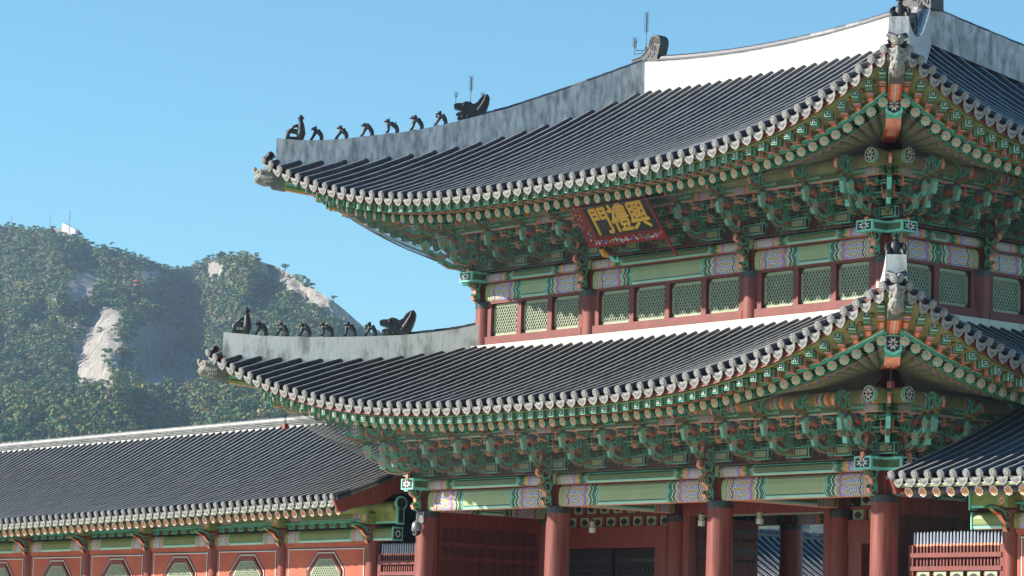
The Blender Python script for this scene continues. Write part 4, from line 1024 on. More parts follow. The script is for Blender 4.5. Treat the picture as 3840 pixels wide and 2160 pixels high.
            for k in range(8):
                p, q, r_, s_ = o1[k], o1[(k+1) % 8], o2[(k+1) % 8], o2[k]
                vs = [(mx+t[0], y-.05*(1 if j < 2 else 0), zc+t[1]) for j, t in enumerate((p, q, r_, s_))]; b.add(vs, [(0, 1, 2, 3)], 0)
                vs = [(mx+p[0], y, zc+p[1]), (mx+q[0], y, zc+q[1]), (mx+q[0], y-.05, zc+q[1]), (mx+p[0], y-.05, zc+p[1])]; b.add(vs, [(0, 1, 2, 3)], 0)
                p, q, r_, s_ = o2[k], o2[(k+1) % 8], o3[(k+1) % 8], o3[k]
                b.add([(mx+t[0], y-.012, zc+t[1]) for t in (p, q, r_, s_)], [(0, 1, 2, 3)], 1)
            b.prism([(p[0]*.99, p[1]*.99) for p in o2], (mx, y-.003, zc), (1, 0, 0), (0, 0, 1), (0, 1, 0), .004, 2)
            R_ = .8*hw; sl_ = 1.6; st_ = .085; B_ = 2.2
            def inside(px, pz): return abs(px) <= R_ and abs(pz) <= hh*.8 and abs(px)+abs(pz) <= (hw+hh-cut)*.8
            for s in (1, -1):
                for q in range(-16, 17):
                    xx = q*st_; seg = []
                    for j in range(-40, 41):
                        z = j*.02; x_ = xx+s*z/sl_
                        if inside(x_, z): seg.append((x_, z))
                    if len(seg) > 2: b.bar((mx+seg[0][0], y-.016-.004*s, zc+seg[0][1]), (mx+seg[-1][0], y-.016-.004*s, zc+seg[-1][1]), .018, .018, 3, V((0, 1, 0)))
            b.obj('window', ['redpost', 'frameg', 'winback', 'lattice'], wl)
    # protruding beam ends at the gable
    xe = cs[-1] if gable_at > 0 else cs[0]; sg = gable_at
    b = MB(); painted_beam(b, (xe+sg*.16, yf, zb(xe)), (xe+sg*1.05, yf, zb(xe)), (0, -1, 0), .30, .36, 0, 1)
    for f in range(len(b.uv)): b.uv[f] = [(1.2, max(.0, q[1])) for q in b.uv[f]]
    eb = b.obj('beam_end', ['cbeam', 'salmon'], root)
    b = MB(); c = V((xe+sg*1.06, yf, zb(xe)+.18)); b.box(c, (.03, .36, .38), AQ); b.box(c+V((sg*.018, 0, 0)), (.01, .26, .28), BK)
    for k in range(8): t = k*pi/4+pi/8; b.box(c+V((sg*.026, cos(t)*.07, sin(t)*.08)), (.006, .04, .045), PW)
    b.obj('flower_plate', PM, eb)
    b = MB(); b.box((xe+sg*.6, yf, zb(xe)+.68), (1.1, .16, .42), GR); b.box((xe+sg*.6, yf-.083, zb(xe)+.50), (1.1, .006, .05), AQ); b.box((xe+sg*1.17, yf, zb(xe)+.68), (.04, .24, .50), AQ); b.box((xe+sg*1.195, yf, zb(xe)+.68), (.01, .15, .38), BK); b.disc((xe+sg*1.15, yf, zb(xe)+1.02), (sg, 0, 0), .2, AQ, 16, .05); b.disc((xe+sg*1.20, yf, zb(xe)+1.02), (sg, 0, 0), .15, BK, 14, .01)
    b.obj('beam_end', PM, root)
    # gable board with scroll-cut underside
    xg = (x1-.02) if gable_at > 0 else (x0+.02); zg = zt(xg); b = MB(); T = lambda t: zg+rise*(.72*t+.28*t*t)
    top = [(ye-.02+run*t, T(t)-.10) for t in [i/10 for i in range(11)]]
    bot = [(yr, T(1)-.85), (ye+run*.8, T(.8)-.80), (ye+run*.62, T(.62)-.82), (ye+run*.52, T(.5)-.82), (ye+run*.42, T(.38)-.80), (ye+run*.355, T(.33)-.56), (ye+run*.30, T(.28)-.52), (ye+run*.23, T(.23)-.66), (ye+run*.13, T(.12)-.50), (ye+.14, T(.02)-.46)]
    b.prism(top+bot, (xg, 0, 0), (0, 1, 0), (0, 0, 1), (1, 0, 0), .08, 0)
    b.prism([(2*yr-y, z) for y, z in (top+bot)][::-1], (xg, 0, 0), (0, 1, 0), (0, 0, 1), (1, 0, 0), .08, 0)
    b.obj('gable_board', ['red'], root)
    b = MB()
    for k in range(14):
        t0, t1 = k/14, (k+1)/14
        for o_, z_ in ((.06, .02), (.10, -.07)): b.bar((xg+sg*o_, ye+run*t0, T(t0)+z_), (xg+sg*o_, ye+run*t1, T(t1)+z_), .12, .07, 1 if k % 3 else 0)
    b.obj('verge_tiles', ['tile', 'tile_grey'], root)
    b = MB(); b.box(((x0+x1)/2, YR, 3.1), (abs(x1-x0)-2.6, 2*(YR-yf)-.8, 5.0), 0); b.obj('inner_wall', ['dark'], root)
    b = MB(); b.box(((x0+x1)/2, YR, .45), (x1-x0, 2*(YR-yf)+3, .7), 0); b.obj('stone_base', ['stonefloor'], root)
    return root
def corn_mesh():
    b = MB(); P = [(.1, 0), (.22, .0), (.30, .10), (.24, .16), (.36, .26), (.46, .36), (.62, .42), (.74, .50), (.90, .50), (.72, .58), (.55, .56), (.3, .54), (.1, .54)]
    b.prism(P, (0, 0, 0), (0, -1, 0), (0, 0, 1), (1, 0, 0), .12, MA, [TE, SA, SA, SA, SA, OR, GR, GR, TE, TE, TE, TE, MA])
    curl(b, (.24, .36), .10, .064, TE, 0, 1.2, .035); curl(b, (.22, .15), .07, .064, TE, 2, 1.2, .03, -1); ribbon(b, [(.34, .44), (.5, .50), (.64, .52), (.84, .52)], .05, .064, TE)
    return b.mesh('column_scroll', PM)
ME_CORN = corn_mesh()
WX = [-59.2, -55.6, -52.1, -48.5, -44.95, -41.4, -37.86, -34.32, -30.8, -27.29, -23.78, -19.57]
corridor('west_gallery', 'long gallery on the left with red walls, octagonal lattice windows and a black tiled roof', -62.2, -18.5, .3, WX, 6.55-.019*(43.7), .019, 5.46-.0065*42.6, .0065, 2.95, 1, joint=.42, kr=.011)
corridor('east_gallery', 'short stretch of tiled gallery at the lower right corner beside the gate column', 1.95, 24.0, .3, [3.56, 7.3, 11.0, 14.7, 18.4, 22.1], 6.50, -.012, 5.40, -.003, 3.0, -1, joint=.38)

# gallery of the inner court, seen through the gate
def court_gallery():
    root = empty('court_gallery', 'blue black tiled gallery roof of the inner court seen through the open gate', 'gallery')
    G = Gable((-23.2, 12, 0), (0, 1, 0), (-1, 0, 0), 60, 4.8, 4.4, 0, 2.5); mb, me = MB(), MB()
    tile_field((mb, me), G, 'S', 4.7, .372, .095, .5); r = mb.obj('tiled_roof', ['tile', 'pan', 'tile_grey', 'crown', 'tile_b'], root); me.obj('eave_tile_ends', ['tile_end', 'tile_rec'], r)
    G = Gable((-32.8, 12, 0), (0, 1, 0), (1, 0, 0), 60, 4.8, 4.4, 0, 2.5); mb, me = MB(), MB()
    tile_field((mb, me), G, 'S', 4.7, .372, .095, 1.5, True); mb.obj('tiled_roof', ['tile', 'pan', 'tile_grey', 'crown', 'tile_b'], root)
    P = [(-28, 12, 6.9), (-28, 72, 6.9)]; wall_strip([(p, 6.4) for p in P], .34, 'tile', root, 'ridge_wall'); ridge_cap(P, root, .13, 2)
    b = MB(); b.box((-28, 42, 2.2), (6.6, 60, 4.2), 0); b.obj('wall', ['redwall'], root)
    for k in range(16): column_obj(root, -24.9, 12.5+k*3.7, .3, 4.2, .2, .18, 'red', False)
court_gallery()
b = MB(); b.box((-46, 76, 5.6), (3, 36, 10.6), 0); o = b.obj('plastered_hall', ['white'], None); tag(o, 'pale plastered building far behind the court gallery seen through the gate', 'building')
b = MB(); b.prism([(-2.4, 0), (2.4, 0), (0, 1.3)], (-46, 76, 10.9), (1, 0, 0), (0, 0, 1), (0, 1, 0), 38, 0); b.obj('roof', ['tile'], o)

# picket fences of the side openings
def fence(x0, x1, y, zt_, label):
    root = empty('picket_fence', label, 'fence', (x0, y, 1.5), 'red picket fences beside the gate'); n = int((x1-x0)/.098)
    L = lambda x, yy, z: (x-x0, yy-y, z-1.5)
    b = MB()
    for z, h in ((zt_-.53, .10), (zt_-.83, .10), (zt_-1.32, .10)): b.box(L((x0+x1)/2, y-.05, z), (x1-x0+.1, .09, h), 0)
    b.box(L(x0-.05, y, zt_-1.9), (.14, .14, 3.2), 0); b.box(L(x1+.06, y, zt_-1.9), (.14, .14, 3.2), 0); b.box(L((x0+x1)/2, y, zt_-3.0), (x1-x0, .1, 2.6), 0)
    b.obj('rail', ['redpost'], root)
    mp = MB(); mp.box((0, 0, -.66), (.042, .042, .66), 0); mp.box((0, 0, -.30), (.05, .05, .05), 2); mp.box((0, 0, -.36), (.038, .038, .04), 1); mp.tube([(0, 0, -.28), (0, 0, -.04), (0, 0, 0)], [.026, .022, .008], 6, 1)
    me = mp.mesh('picket', ['redpost', 'spike', 'salmon'])
    for k in range(n+1): link('picket', me, root, Matrix.Translation(L(x0+(x1-x0)*k/n, y, zt_+random.uniform(-.01, .01))) @ Matrix.Rotation(random.uniform(-.012, .012), 4, 'Y'))
    x = x0+.1
    while x < x1-.2:
        b = MB(); b.box(L(x+.22, y-.03, zt_-1.08), (.36, .05, .36), 0); qf = [(.13*cos(t)*(1+.2*abs(cos(2*t))), .08*sin(t)*(1+.2*abs(cos(2*t)))) for t in [2*pi*i/24 for i in range(24)]]
        b.prism(qf, L(x+.22, y-.058, zt_-1.04), (1, 0, 0), (0, 0, 1), (0, 1, 0), .008, 1); b.obj('pierced_panel', ['frameg', 'black'], root); x += .50
fence(-19.15, -17.1, .3, 5.38, 'picket fence with pale blue spikes between the left gallery and the far gate column')
fence(.66, 3.26, .3, 5.37, 'picket fence with pale blue spikes between the near gate column and the right gallery')

# ------------------------------------------------------------------ roof ornaments
def place(o, p, ang):
    o.location = p; o.rotation_euler = (0, 0, ang); return o
def figurine(kind, s=1.0):
    """small clay roof figure; +X is forward; one continuous clay body"""
    b = MB()
    if kind == 'monk':
        b.tube([(.16, 0, 0), (.17, 0, .06), (-.17, 0, .06), (-.18, 0, 0)], .05, 8, 0)
        b.tube([(-.14, 0, .04), (-.17, 0, .2), (-.16, 0, .40), (-.15, 0, .50)], [.09, .11, .08, .05], 8, 0)
        b.tube([(-.16, 0, .2), (0, 0, .24), (.15, 0, .22), (.17, 0, .03)], [.08, .065, .06, .05], 8, 0)
        b.tube([(-.15, 0, .40), (.0, .03, .36), (.13, .02, .26)], [.05, .04, .035], 6, 0)
        b.ball((-.15, 0, .55), .065, 0); b.tube([(-.15, 0, .57), (-.15, 0, .60), (-.15, 0, .65)], [.095, .06, .03], 8, 0)
    else:
        tilt = {'a': .0, 'b': .03, 'c': -.02, 'd': .05, 'e': .0, 'f': -.03}[kind]; H = {'a': .36, 'b': .36, 'c': .35, 'd': .38, 'e': .38, 'f': .37}[kind]
        b.bar((-.14, 0, .012), (.17, 0, .012), .10, .025, 0)
        hx = {'a': .03, 'b': .02, 'c': .05, 'd': .10, 'e': .07, 'f': .02}[kind]
        b.tube([(.15, 0, .01), (.09, 0, .11), (hx, 0, H*.62), (hx, 0, H*.8)], [.035, .032, .05, .045], 8, 0)
        b.tube([(hx+.0, 0, H*.70), (-.03+tilt, 0, H*.72), (-.10, 0, H*.48), (-.125, 0, .12), (-.12, 0, .01)], [.045, .058, .06, .05, .045], 8, 0)
        b.ball((hx+.025, 0, H*.88), .055, 0, 8, 5, (1.15, .85, .95)); b.tube([(hx+.05, 0, H*.86), (hx+.11, 0, H*.82)], [.035, .02], 6, 0)
        if kind in 'ad':
            for y in (-.03, .03): b.tube([(hx, y, H*.92), (hx-.02, y, H*1.09)], [.022, .008], 5, 0)
        elif kind == 'c':
            for k in range(6): b.ball((hx-.05-.022*k, 0, H*.95-.022*k*k*.5), .03, 0, 6, 4)
        elif kind == 'f': b.tube([(hx+.02, 0, H*.6), (.12, 0, H*.68), (.11, 0, H*.8)], [.03, .025, .015], 6, 0); b.ball((hx, 0, H*.97), .04, 0)
        else:
            for y in (-.035, .035): b.ball((hx-.01, y, H*.97), .022, 0, 6, 4)
            if kind == 'e': b.ball((hx-.02, 0, H*.9), .06, 0)
        for k in range(5): b.ball((-.075-.014*k, 0, H*(.72-.11*k)+.035), .022, 0, 5, 3)
    me = b.mesh('roof_figurine', ['clay'], True); return me
def seated_mesh():
    b = MB()
    b.tube([(-.10, 0, .02), (-.10, 0, .14), (-.08, 0, .27), (-.06, 0, .36), (-.05, 0, .40)], [.13, .14, .13, .10, .05], 10, 0)
    for s_ in (-1, 1):
        b.tube([(-.08, s_*.09, .12), (.06, s_*.16, .18), (.10, s_*.17, .14), (.08, s_*.17, .03), (.14, s_*.18, .015)], [.07, .065, .055, .05, .035], 8, 0)
        b.tube([(-.06, s_*.11, .33), (-.03, s_*.19, .28), (.05, s_*.20, .20), (.09, s_*.18, .17)], [.05, .045, .04, .03], 8, 0)
    b.ball((-.04, 0, .455), .07, 0, 10, 6, (1, .9, 1.05)); b.tube([(-.04, 0, .49), (-.04, 0, .505), (-.04, 0, .515), (-.04, 0, .56)], [.07, .115, .06, .04], 12, 0)
    b.tube([(.02, 0, .46), (.045, 0, .44)], [.015, .01], 5, 0)
    return b.mesh('roof_figurine', ['clay'], True)
ME_SEAT = seated_mesh()
FK = ['monk', 'a', 'b', 'c', 'd', 'e', 'f']; FM = {k: figurine(k) for k in FK}
desc = ['robed figure in round hat', 'sharp-eared beast beside the robed figure', 'small-headed beast, third from the tip', 'curly-maned beast, middle of the row', 'horned arch-backed beast, third from the dragon head', 'big-headed beast, second from the dragon head', 'upright figure nearest the dragon head']
def ridge_row(pts_, ang, where, grp):
    for k, (p, kd) in enumerate(zip(pts_, FK)):
        o = link('roof_figurine', FM[kd]); place(o, (p[0], p[1], p[2]-.005), ang); s = 1.12; o.scale = (s, s, s)
        tag(o, '%s on the %s' % (desc[k], where), 'roof figurine', grp)
angU = math.atan2(-8.1, -6.75)
ridge_row([(-19.72, -2.81, 16.325), (-19.32, -2.34, 16.325), (-18.88, -1.81, 16.38), (-18.43, -1.27, 16.48), (-17.99, -.74, 16.58), (-17.56, -.22, 16.70), (-17.14, .28, 16.84)], angU, 'upper roof ridge', 'upper roof figurines')
ridge_row([(-20.57, -3.77, 10.93), (-20.16, -3.36, 10.88), (-19.75, -2.95, 10.87), (-19.31, -2.51, 10.865), (-18.87, -2.07, 10.87), (-18.43, -1.63, 10.88), (-18.03, -1.23, 10.89)], radians(225), 'lower roof ridge', 'lower roof figurines')
# the near corner carries the same row, seen end on: hatted figure in front
for cx, cy, ex, ey, H, wh in ((3.45, -3.45, xr, YR, HU, 'upper'), (4.39, -4.39, -UU, UU, HL, 'lower')):
    ts = [.075, .125, .18, .235, .29, .345, .40] if wh == 'upper' else [.115, .19, .267, .35, .43, .51, .59]
    for k, (t, kd) in enumerate(zip(ts[:1], FK)):
        z = interp(t, H); o = link('roof_figurine', ME_SEAT); place(o, (lerp(cx, ex, t), lerp(cy, ey, t), z-.01), math.atan2(cy-ey, cx-ex)); o.scale = (1, 1, 1)
        tag(o, 'hatted clay figure seated on the near right ridge end of the %s roof' % wh, 'roof figurine')
def dragon_mesh():
    b = MB()
    P = [(-.34, 0), (.36, 0), (.42, .08), (.34, .14), (.46, .18), (.40, .24), (.20, .27), (.44, .36), (.50, .34), (.52, .46), (.42, .52), (.28, .52), (.16, .58), (.04, .56), (-.05, .50), (-.16, .56), (-.24, .68), (-.36, .78), (-.46, .80), (-.52, .70), (-.50, .52), (-.44, .34), (-.36, .16)]
    b.prism(P, (0, 0, 0), (1, 0, 0), (0, 0, 1), (0, 1, 0), .26, 0)
    for s in (-1, 1):
        b.ball((.22, s*.13, .46), .06, 0); b.ball((.48, s*.08, .47), .035, 0)
        for k in range(6):
            t = k/5; b.tube([(-.12-.05*t, s*.14, .22+.02*k), (-.26-.10*t, s*.15, .36+.05*k), (-.34-.12*(1-abs(t-.5)), s*.13, .48+.06*k)], [.03, .028, .012], 5, 0)
        for k in range(4): b.ball((.02+.08*k, s*.14, .10+.02*(k % 2)), .045, 0, 6, 4)
        for k in range(4): b.tube([(.24+.06*k, s*.09, .30+.02*k), (.25+.06*k, s*.09, .24+.02*k)], [.018, .004], 4, 0)
    return b.mesh('dragon_head', ['clay'])
ME_DR = dragon_mesh()
def dragon(p, ang, s, lab):
    o = link('dragon_head', ME_DR, gate); place(o, p, ang); o.scale = (s, s*.9, s); tag(o, lab)
dragon((-16.60, .93, 17.0), angU, .95, 'black clay dragon head with a swept back crest on the left ridge of the upper roof')
dragon((-17.50, -.70, 10.90), radians(225), .95, 'black clay dragon head with a fanned crest on the left ridge of the lower roof')
t = .49; dragon((lerp(3.45, xr, t), lerp(-3.45, YR, t), interp(t, HU)-.1), math.atan2(-8.1, 6.75), .95, 'black clay dragon head partly hidden behind the hatted figure at the top right')
def chwi_mesh():
    b = MB()
    P = [(-.62, -.1), (.50, -.1), (.54, .12), (.62, .40)] + [(.40+.27*cos(t), .62+.27*sin(t)) for t in [pi*i/10-.3 for i in range(9)]]+[(.10, .55), (-.05, .36), (-.25, .28), (-.60, .22)]
    b.prism(P, (0, 0, 0), (1, 0, 0), (0, 0, 1), (0, 1, 0), .36, 0)
    for s in (-1, 1):
        for r_ in (.22, .15, .08): b.tube([(.40+r_*cos(t), s*.185, .60+r_*sin(t)) for t in [2*pi*i/12 for i in range(11)]], .018, 5, 0)
        for k in range(8): b.tube([(.40+.23*cos(k*.7), s*.185, .60+.23*sin(k*.7)), (.40+.1*cos(k*.7), s*.185, .6+.1*sin(k*.7))], .014, 4, 0)
        for k in range(11): b.ball((-.5+.09*k, s*.18, .04+.05*(k % 3)+.02*k*(k > 5)), .05, 0, 6, 4, (1.2, .5, 1))
        b.tube([(-.58, s*.18, .2), (-.2, s*.18, .24), (0, s*.18, .34), (.14, s*.18, .5)], .022, 5, 0)
    return b.mesh('ridge_finial', ['clay_grey'])
M['clay_grey'] = mat('grey_clay_finial', (.05, .05, .055), .6, .3, 12, .6, 24)
ME_CH = chwi_mesh()
o = link('ridge_finial', ME_CH, gate); place(o, (-13.45, YR, 18.72), 0); o.scale = (.9, .9, .88); tag(o, 'carved grey hook shaped finial at the left end of the main ridge')
o = link('ridge_finial', ME_CH, gate); place(o, (-3.35, YR, 18.80), pi); o.scale = (.9, 1.3, 1.25); tag(o, 'dark block finial at the right end of the main ridge')
def rod(p, hts, label):
    b = MB()
    for (dx, dy, h, z0) in hts:
        b.tube([(dx, dy, z0), (dx, dy, h)], .011, 5, 0)
        n = int((h-z0)/.07)
        for k in range(max(3, n//2), n+1):
            z = z0+(h-z0)*k/n
            for q in range(4): t = q*pi/2+.5; b.tube([(dx, dy, z-.04), (dx+cos(t)*.06, dy+sin(t)*.06, z+.02), (dx+cos(t)*.06, dy+sin(t)*.06, z+.06)], .006, 3, 0)
    b.tube([(hts[0][0], hts[0][1], hts[0][3]), (hts[0][0], hts[0][1], hts[0][3]-.2)], .03, 6, 0)
    for h in hts[1:]: b.tube([(hts[0][0], hts[0][1], h[3]), (h[0], h[1], h[3])], .010, 4, 0)
    o = b.obj('spiked_rod', ['iron']); o.location = p; tag(o, label, 'spiked rod', 'spiked metal rods on the roof')
rod((-16.62, .90, 17.42), [(0, 0, .82, .1), (-.28, -.3, .36, .02), (.22, .25, .36, .05)], 'thin black spiked rods rising from the dragon head on the upper left ridge')
rod((-13.60, YR, 19.25), [(0, 0, .95, .0), (-.48, 0, .30, -.15), (-.2, -.2, .15, -.1)], 'tall thin spiked rod beside the hook finial at the left end of the main ridge')
def tosu_mesh():
    b = MB()
    b.tube([(.50, 0, -.05), (.20, 0, .0), (0, 0, .03), (-.20, 0, .06), (-.34, 0, .02)], [.17, .20, .20, .16, .08], 12, 0, True)
    b.tube([(.46, 0, .10), (.1, 0, .19), (-.16, 0, .24), (-.32, 0, .20)], [.10, .12, .10, .05], 10, 0)
    b.tube([(-.20, 0, .22), (-.33, 0, .30), (-.34, 0, .38)], [.07, .05, .02], 8, 0); b.ball((-.27, 0, .33), .07, 0)
    for s in (-1, 1):
        b.ball((-.02, s*.13, .20), .075, 0); b.tube([(-.1, s*.15, .02), (-.25, s*.13, -.02), (-.34, s*.08, .08)], [.05, .04, .02], 6, 0)
        for k in range(9): b.ball((.36-.07*(k % 5), s*.17, -.08+.09*(k//5)), .05, 0, 6, 4)
    return b.mesh('dragon_cap', ['stone'], True)
ME_TO = tosu_mesh()
for (cx, cy, z, dx, lab) in ((3.45, -3.45, 15.13, 1, 'carved stone dragon cap on the near corner beam of the upper roof'), (-TT-3.45, -3.45, 15.20, -1, 'carved stone dragon cap poking out at the far left tip of the upper roof'),
                             (4.39, -4.39, 9.80, 1, 'carved stone dragon cap on the near corner beam of the lower roof'), (-TT-4.39, -4.39, 9.87, -1, 'carved stone dragon cap poking out at the far left tip of the lower roof')):
    o = link('dragon_cap', ME_TO, gate); a = math.atan2(1, -dx); ca = V((cx-dx*.02, cy+.02, z)); m = Matrix.Translation(ca) @ Matrix.Rotation(a, 4, 'Z') @ Matrix.Rotation(radians(-8), 4, 'Y'); o.matrix_world = m; o.scale = (.74, .82, 1.0); tag(o, lab)

# ------------------------------------------------------------------ netting against birds
def net(R, colx, y0, zbr, label, zc, endw=2.2):
    b = MB(); rad = .0028; nv = 12
    runs = []
    ox = -colx[0]
    def surf(side, u, v):
        """u along 0..1, v from pillar plate (0) to rafter ends (1)"""
        A = R.A(side); top = R.eave(side, 1.15+(A-2.3)*u, 1.15, R.raf, -.16)
        if side == 'S': bot = V((lerp(colx[0]-.3, colx[1]+.3, u), y0-.42, zbr-.02))
        elif side == 'E': bot = V((colx[1]+.42, lerp(y0-.3, 2*DM-y0+.3, u), zbr-.02))
        else: bot = V((colx[0]-.42, lerp(2*DM-y0+.3, y0-.3, u), zbr-.02))
        p = bot.lerp(top, v); sag = sin(pi*v); o_ = R.c[side][2]; p -= o_*.30*sag; p.z -= .06*sag+.10*sag*noise.noise(V((u*9, v*2, 0)))*(1 if v < .9 else 0); return p
    for side, u0, u1, W_ in (('S', 0, 1, 18.5), ('E', 0, 1, 12), ('W', .72, 1, 12)):
        n = int(W_*(u1-u0)/.11)
        for k in range(-int(n*.35), n+1):
            for s in (1, -1):
                pts_ = []
                for j in range(nv+1):
                    v = j/nv; uu = (k+(v if s > 0 else -v)*22)/n
                    if s < 0: uu += 22/n*0
                    uq = u0+(u1-u0)*uu
                    if u0 <= uq <= u1: pts_.append(surf(side, uq, v))
                if len(pts_) > 1: b.tube(pts_, rad, 3, 0, False)
        for v in (0, 1):
            pts_ = [surf(side, u0+(u1-u0)*i/40, v) for i in range(41)]; b.tube(pts_, .008, 4, 0, False)
    o = b.obj('bird_net', ['netm']); tag(o, label, 'bird net', 'bird nets over the brackets')
net(RU, (-TT+UU, -UU), UU, 12.68, 'fine wire bird net stretched over the brackets of the upper storey', 0)
net(RL, (-TT, 0), 0, 7.05, 'fine wire bird net stretched over the brackets of the lower storey', 0)

# ------------------------------------------------------------------ small fittings
for p, lab in (((-11.77, 1.5, 5.62), 'hanging lantern in the left opening before the pierced transom'), ((-7.645, 1.5, 5.72), 'hanging lantern just left of the third front column'), ((-5.57, 1.5, 5.73), 'hanging lantern just right of the third front column'), ((-4.35, 4.9, 5.62), 'hanging lantern deep inside in front of the rear painted beam')):
    r = empty('hanging_lantern', lab, 'lantern', p, 'lanterns hanging inside the gate'); r.scale = (.74, .74, .86)
    def hexa(r0, z0, r1, z1, m, n=6): b.tube([(0, 0, z0), (0, 0, z1)], [r0, r1], n, m)
    b = MB(); hexa(.12, 0, .12, .15, 0); b.obj('frosted_glass', ['lampw'], r)
    b = MB()
    for k in range(6):
        t = k*pi/3; t2 = t+pi/3; b.bar((cos(t)*.125, sin(t)*.125, .15), (cos(t)*.125, sin(t)*.125, .33), .02, .02, 0)
        for z in (.165, .25, .33): b.bar((cos(t)*.125, sin(t)*.125, z), (cos(t2)*.125, sin(t2)*.125, z), .018, .02, 0)
        b.bar(((cos(t)+cos(t2))*.0625, (sin(t)+sin(t2))*.0625, .16), ((cos(t)+cos(t2))*.0625, (sin(t)+sin(t2))*.0625, .33), .015, .015, 0)
    hexa(.14, .34, .05, .38, 0); b.obj('brass_cage', ['brass'], r)
    b = MB(); hexa(.08, .17, .08, .32, 0, 8); b.obj('lamp_glass', ['lampw'], r)
    b = MB(); b.tube([(0, 0, .38), (.03, 0, .6), (-.02, 0, .8), (0, 0, 1.25)], .008, 5, 0); b.obj('cord', ['brass'], r)
r = empty('dome_camera', 'grey dome surveillance camera on a bracket at the top of the far left gate column', 'camera', (-16.66, -.48, 5.52))
b = MB(); b.tube([(0, 0, .12), (0, 0, .20), (0, 0, .34), (0, 0, .40)], [.135, .145, .12, .05], 16, 0); b.obj('housing', ['metal'], r, True)
b = MB(); b.ball((0, 0, .12), .125, 0, 16, 10); d_ = b.obj('dome', ['glassd'], r, True)
b = MB()
for k in range(8): t = k*pi/4; b.ball((.05+cos(t)*.06, -.105, .06+sin(t)*.05), .010, 0, 6, 4)
b.obj('infrared_led', ['pw'], d_)
b = MB(); b.tube([(0, 0, .38), (0, .02, .56), (0, .16, .60), (0, .22, .55)], .03, 8, 0); b.box((0, .17, .5), (.16, .03, .3), 0); b.tube([(.06, .05, .4), (.16, .08, .5), (.1, .15, .62)], .01, 5, 0); b.obj('bracket', ['metal'], r)
for p, lab in (((-19.62, -2.82, 8.42), 'small red weight on a hook under the far left corner beam of the lower roof'), ((2.32, -2.32, 8.42), 'small red weight on a hook under the near corner beam of the lower roof')):
    r = empty('hanging_weight', lab, 'weight', p, 'weights hanging from the lower corner beams')
    b = MB()
    for k in range(4): b.tube([(0, .03*cos(t), .05*sin(t)+.12+k*.08) if k % 2 else (.03*cos(t), 0, .05*sin(t)+.12+k*.08) for t in [2*pi*i/8 for i in range(9)]], .010, 4, 0)
    b.obj('chain', ['iron'], r)
    b = MB(); b.box((0, 0, 0), (.12, .12, .14), 0); b.obj('block', ['redwear'], r)

# ------------------------------------------------------------------ ground
b = MB(); S_ = 2600
b.add([(-S_, -400, 0), (600, -400, 0), (600, S_, 0), (-S_, S_, 0)], [(0, 1, 2, 3)], 0)
M['ground'] = mat('sandy_courtyard', (.52, .46, .37), .95, .1, .5, .2, 6)
tag(b.obj('ground', ['ground']), kind='structure')

# ------------------------------------------------------------------ mountain
def view_dir(px, py):  # compass direction and slope of a line of sight, used to lay out the hills
    d = fw+rt*((px-1920)/FPX)-up*((py-1080)/FPX); return d
SIL = [(-3400, 2000), (-2500, 1620), (-1700, 1250), (-1100, 960), (-650, 800), (-400, 785), (-200, 815), (0, 850), (60, 852), (120, 868), (200, 862), (300, 898), (350, 925), (420, 935), (500, 960), (560, 985), (620, 1005), (680, 1014), (720, 1008), (780, 975), (850, 960), (930, 965), (990, 985), (1040, 1000), (1110, 1040), (1180, 1085), (1240, 1122), (1290, 1160), (1330, 1196), (1370, 1232), (1420, 1262), (1500, 1275), (1560, 1285), (1800, 1380), (2400, 1500), (3400, 1900), (4200, 2060)]
RR = [(-3400, 1500), (-1000, 1700), (-500, 1750), (0, 1650), (450, 1500), (700, 1650), (900, 1420), (1250, 1330), (1400, 1350), (2400, 1200)]
NU, NV = 560, 170; U0, U1 = -3400, 4200; YB = 2080
def gs(x, y, cx, cy, sx, sy): return math.exp(-((x-cx)/sx)**2-((y-cy)/sy)**2)
def hill(u, v):
    """v: 0 foot .. 1 crest"""
    ys = interp(u, SIL); R1 = interp(u, RR)
    y = YB+(ys-YB)*v; r = 760+(R1-760)*(v**.85)
    n1 = noise.fractal(V((u/260, y/330, 3)), 1, 2, 4); n2 = noise.fractal(V((u/70, y/90, 9)), 1, 2, 4)
    w_ = min(1, v*4)
    cx = 445+(y-1300)*.02
    dr = -48*math.exp(-((u-cx)/150)**2)*min(1, max(0, (y-950)/200))*math.exp(-((y-1330)/330)**2)
    dr += 48*math.exp(-((u-(720+(y-1000)*-.12))/95)**2)*math.exp(-((y-1150)/330)**2)
    dr += -75*math.exp(-((u-1340)/290)**2)*math.exp(-((y-1130)/300)**2)
    dr += -45*gs(u, y, 250, 1090, 90, 60) - 20*gs(u, y, 560, 1060, 60, 40)
    dr += 70*n1+9*n2
    yl = 1435-40*math.sin((u-150)/330)+18*n2; q_ = min(1, max(0, (y-yl)/70)); dr -= 150*q_*q_*(3-2*q_)
    r += dr*w_
    yy = y+w_*(1-v**6)*0
    d = view_dir(u, yy); h = sqrt(d.x**2+d.y**2); return CAMP+d*(r/h), y
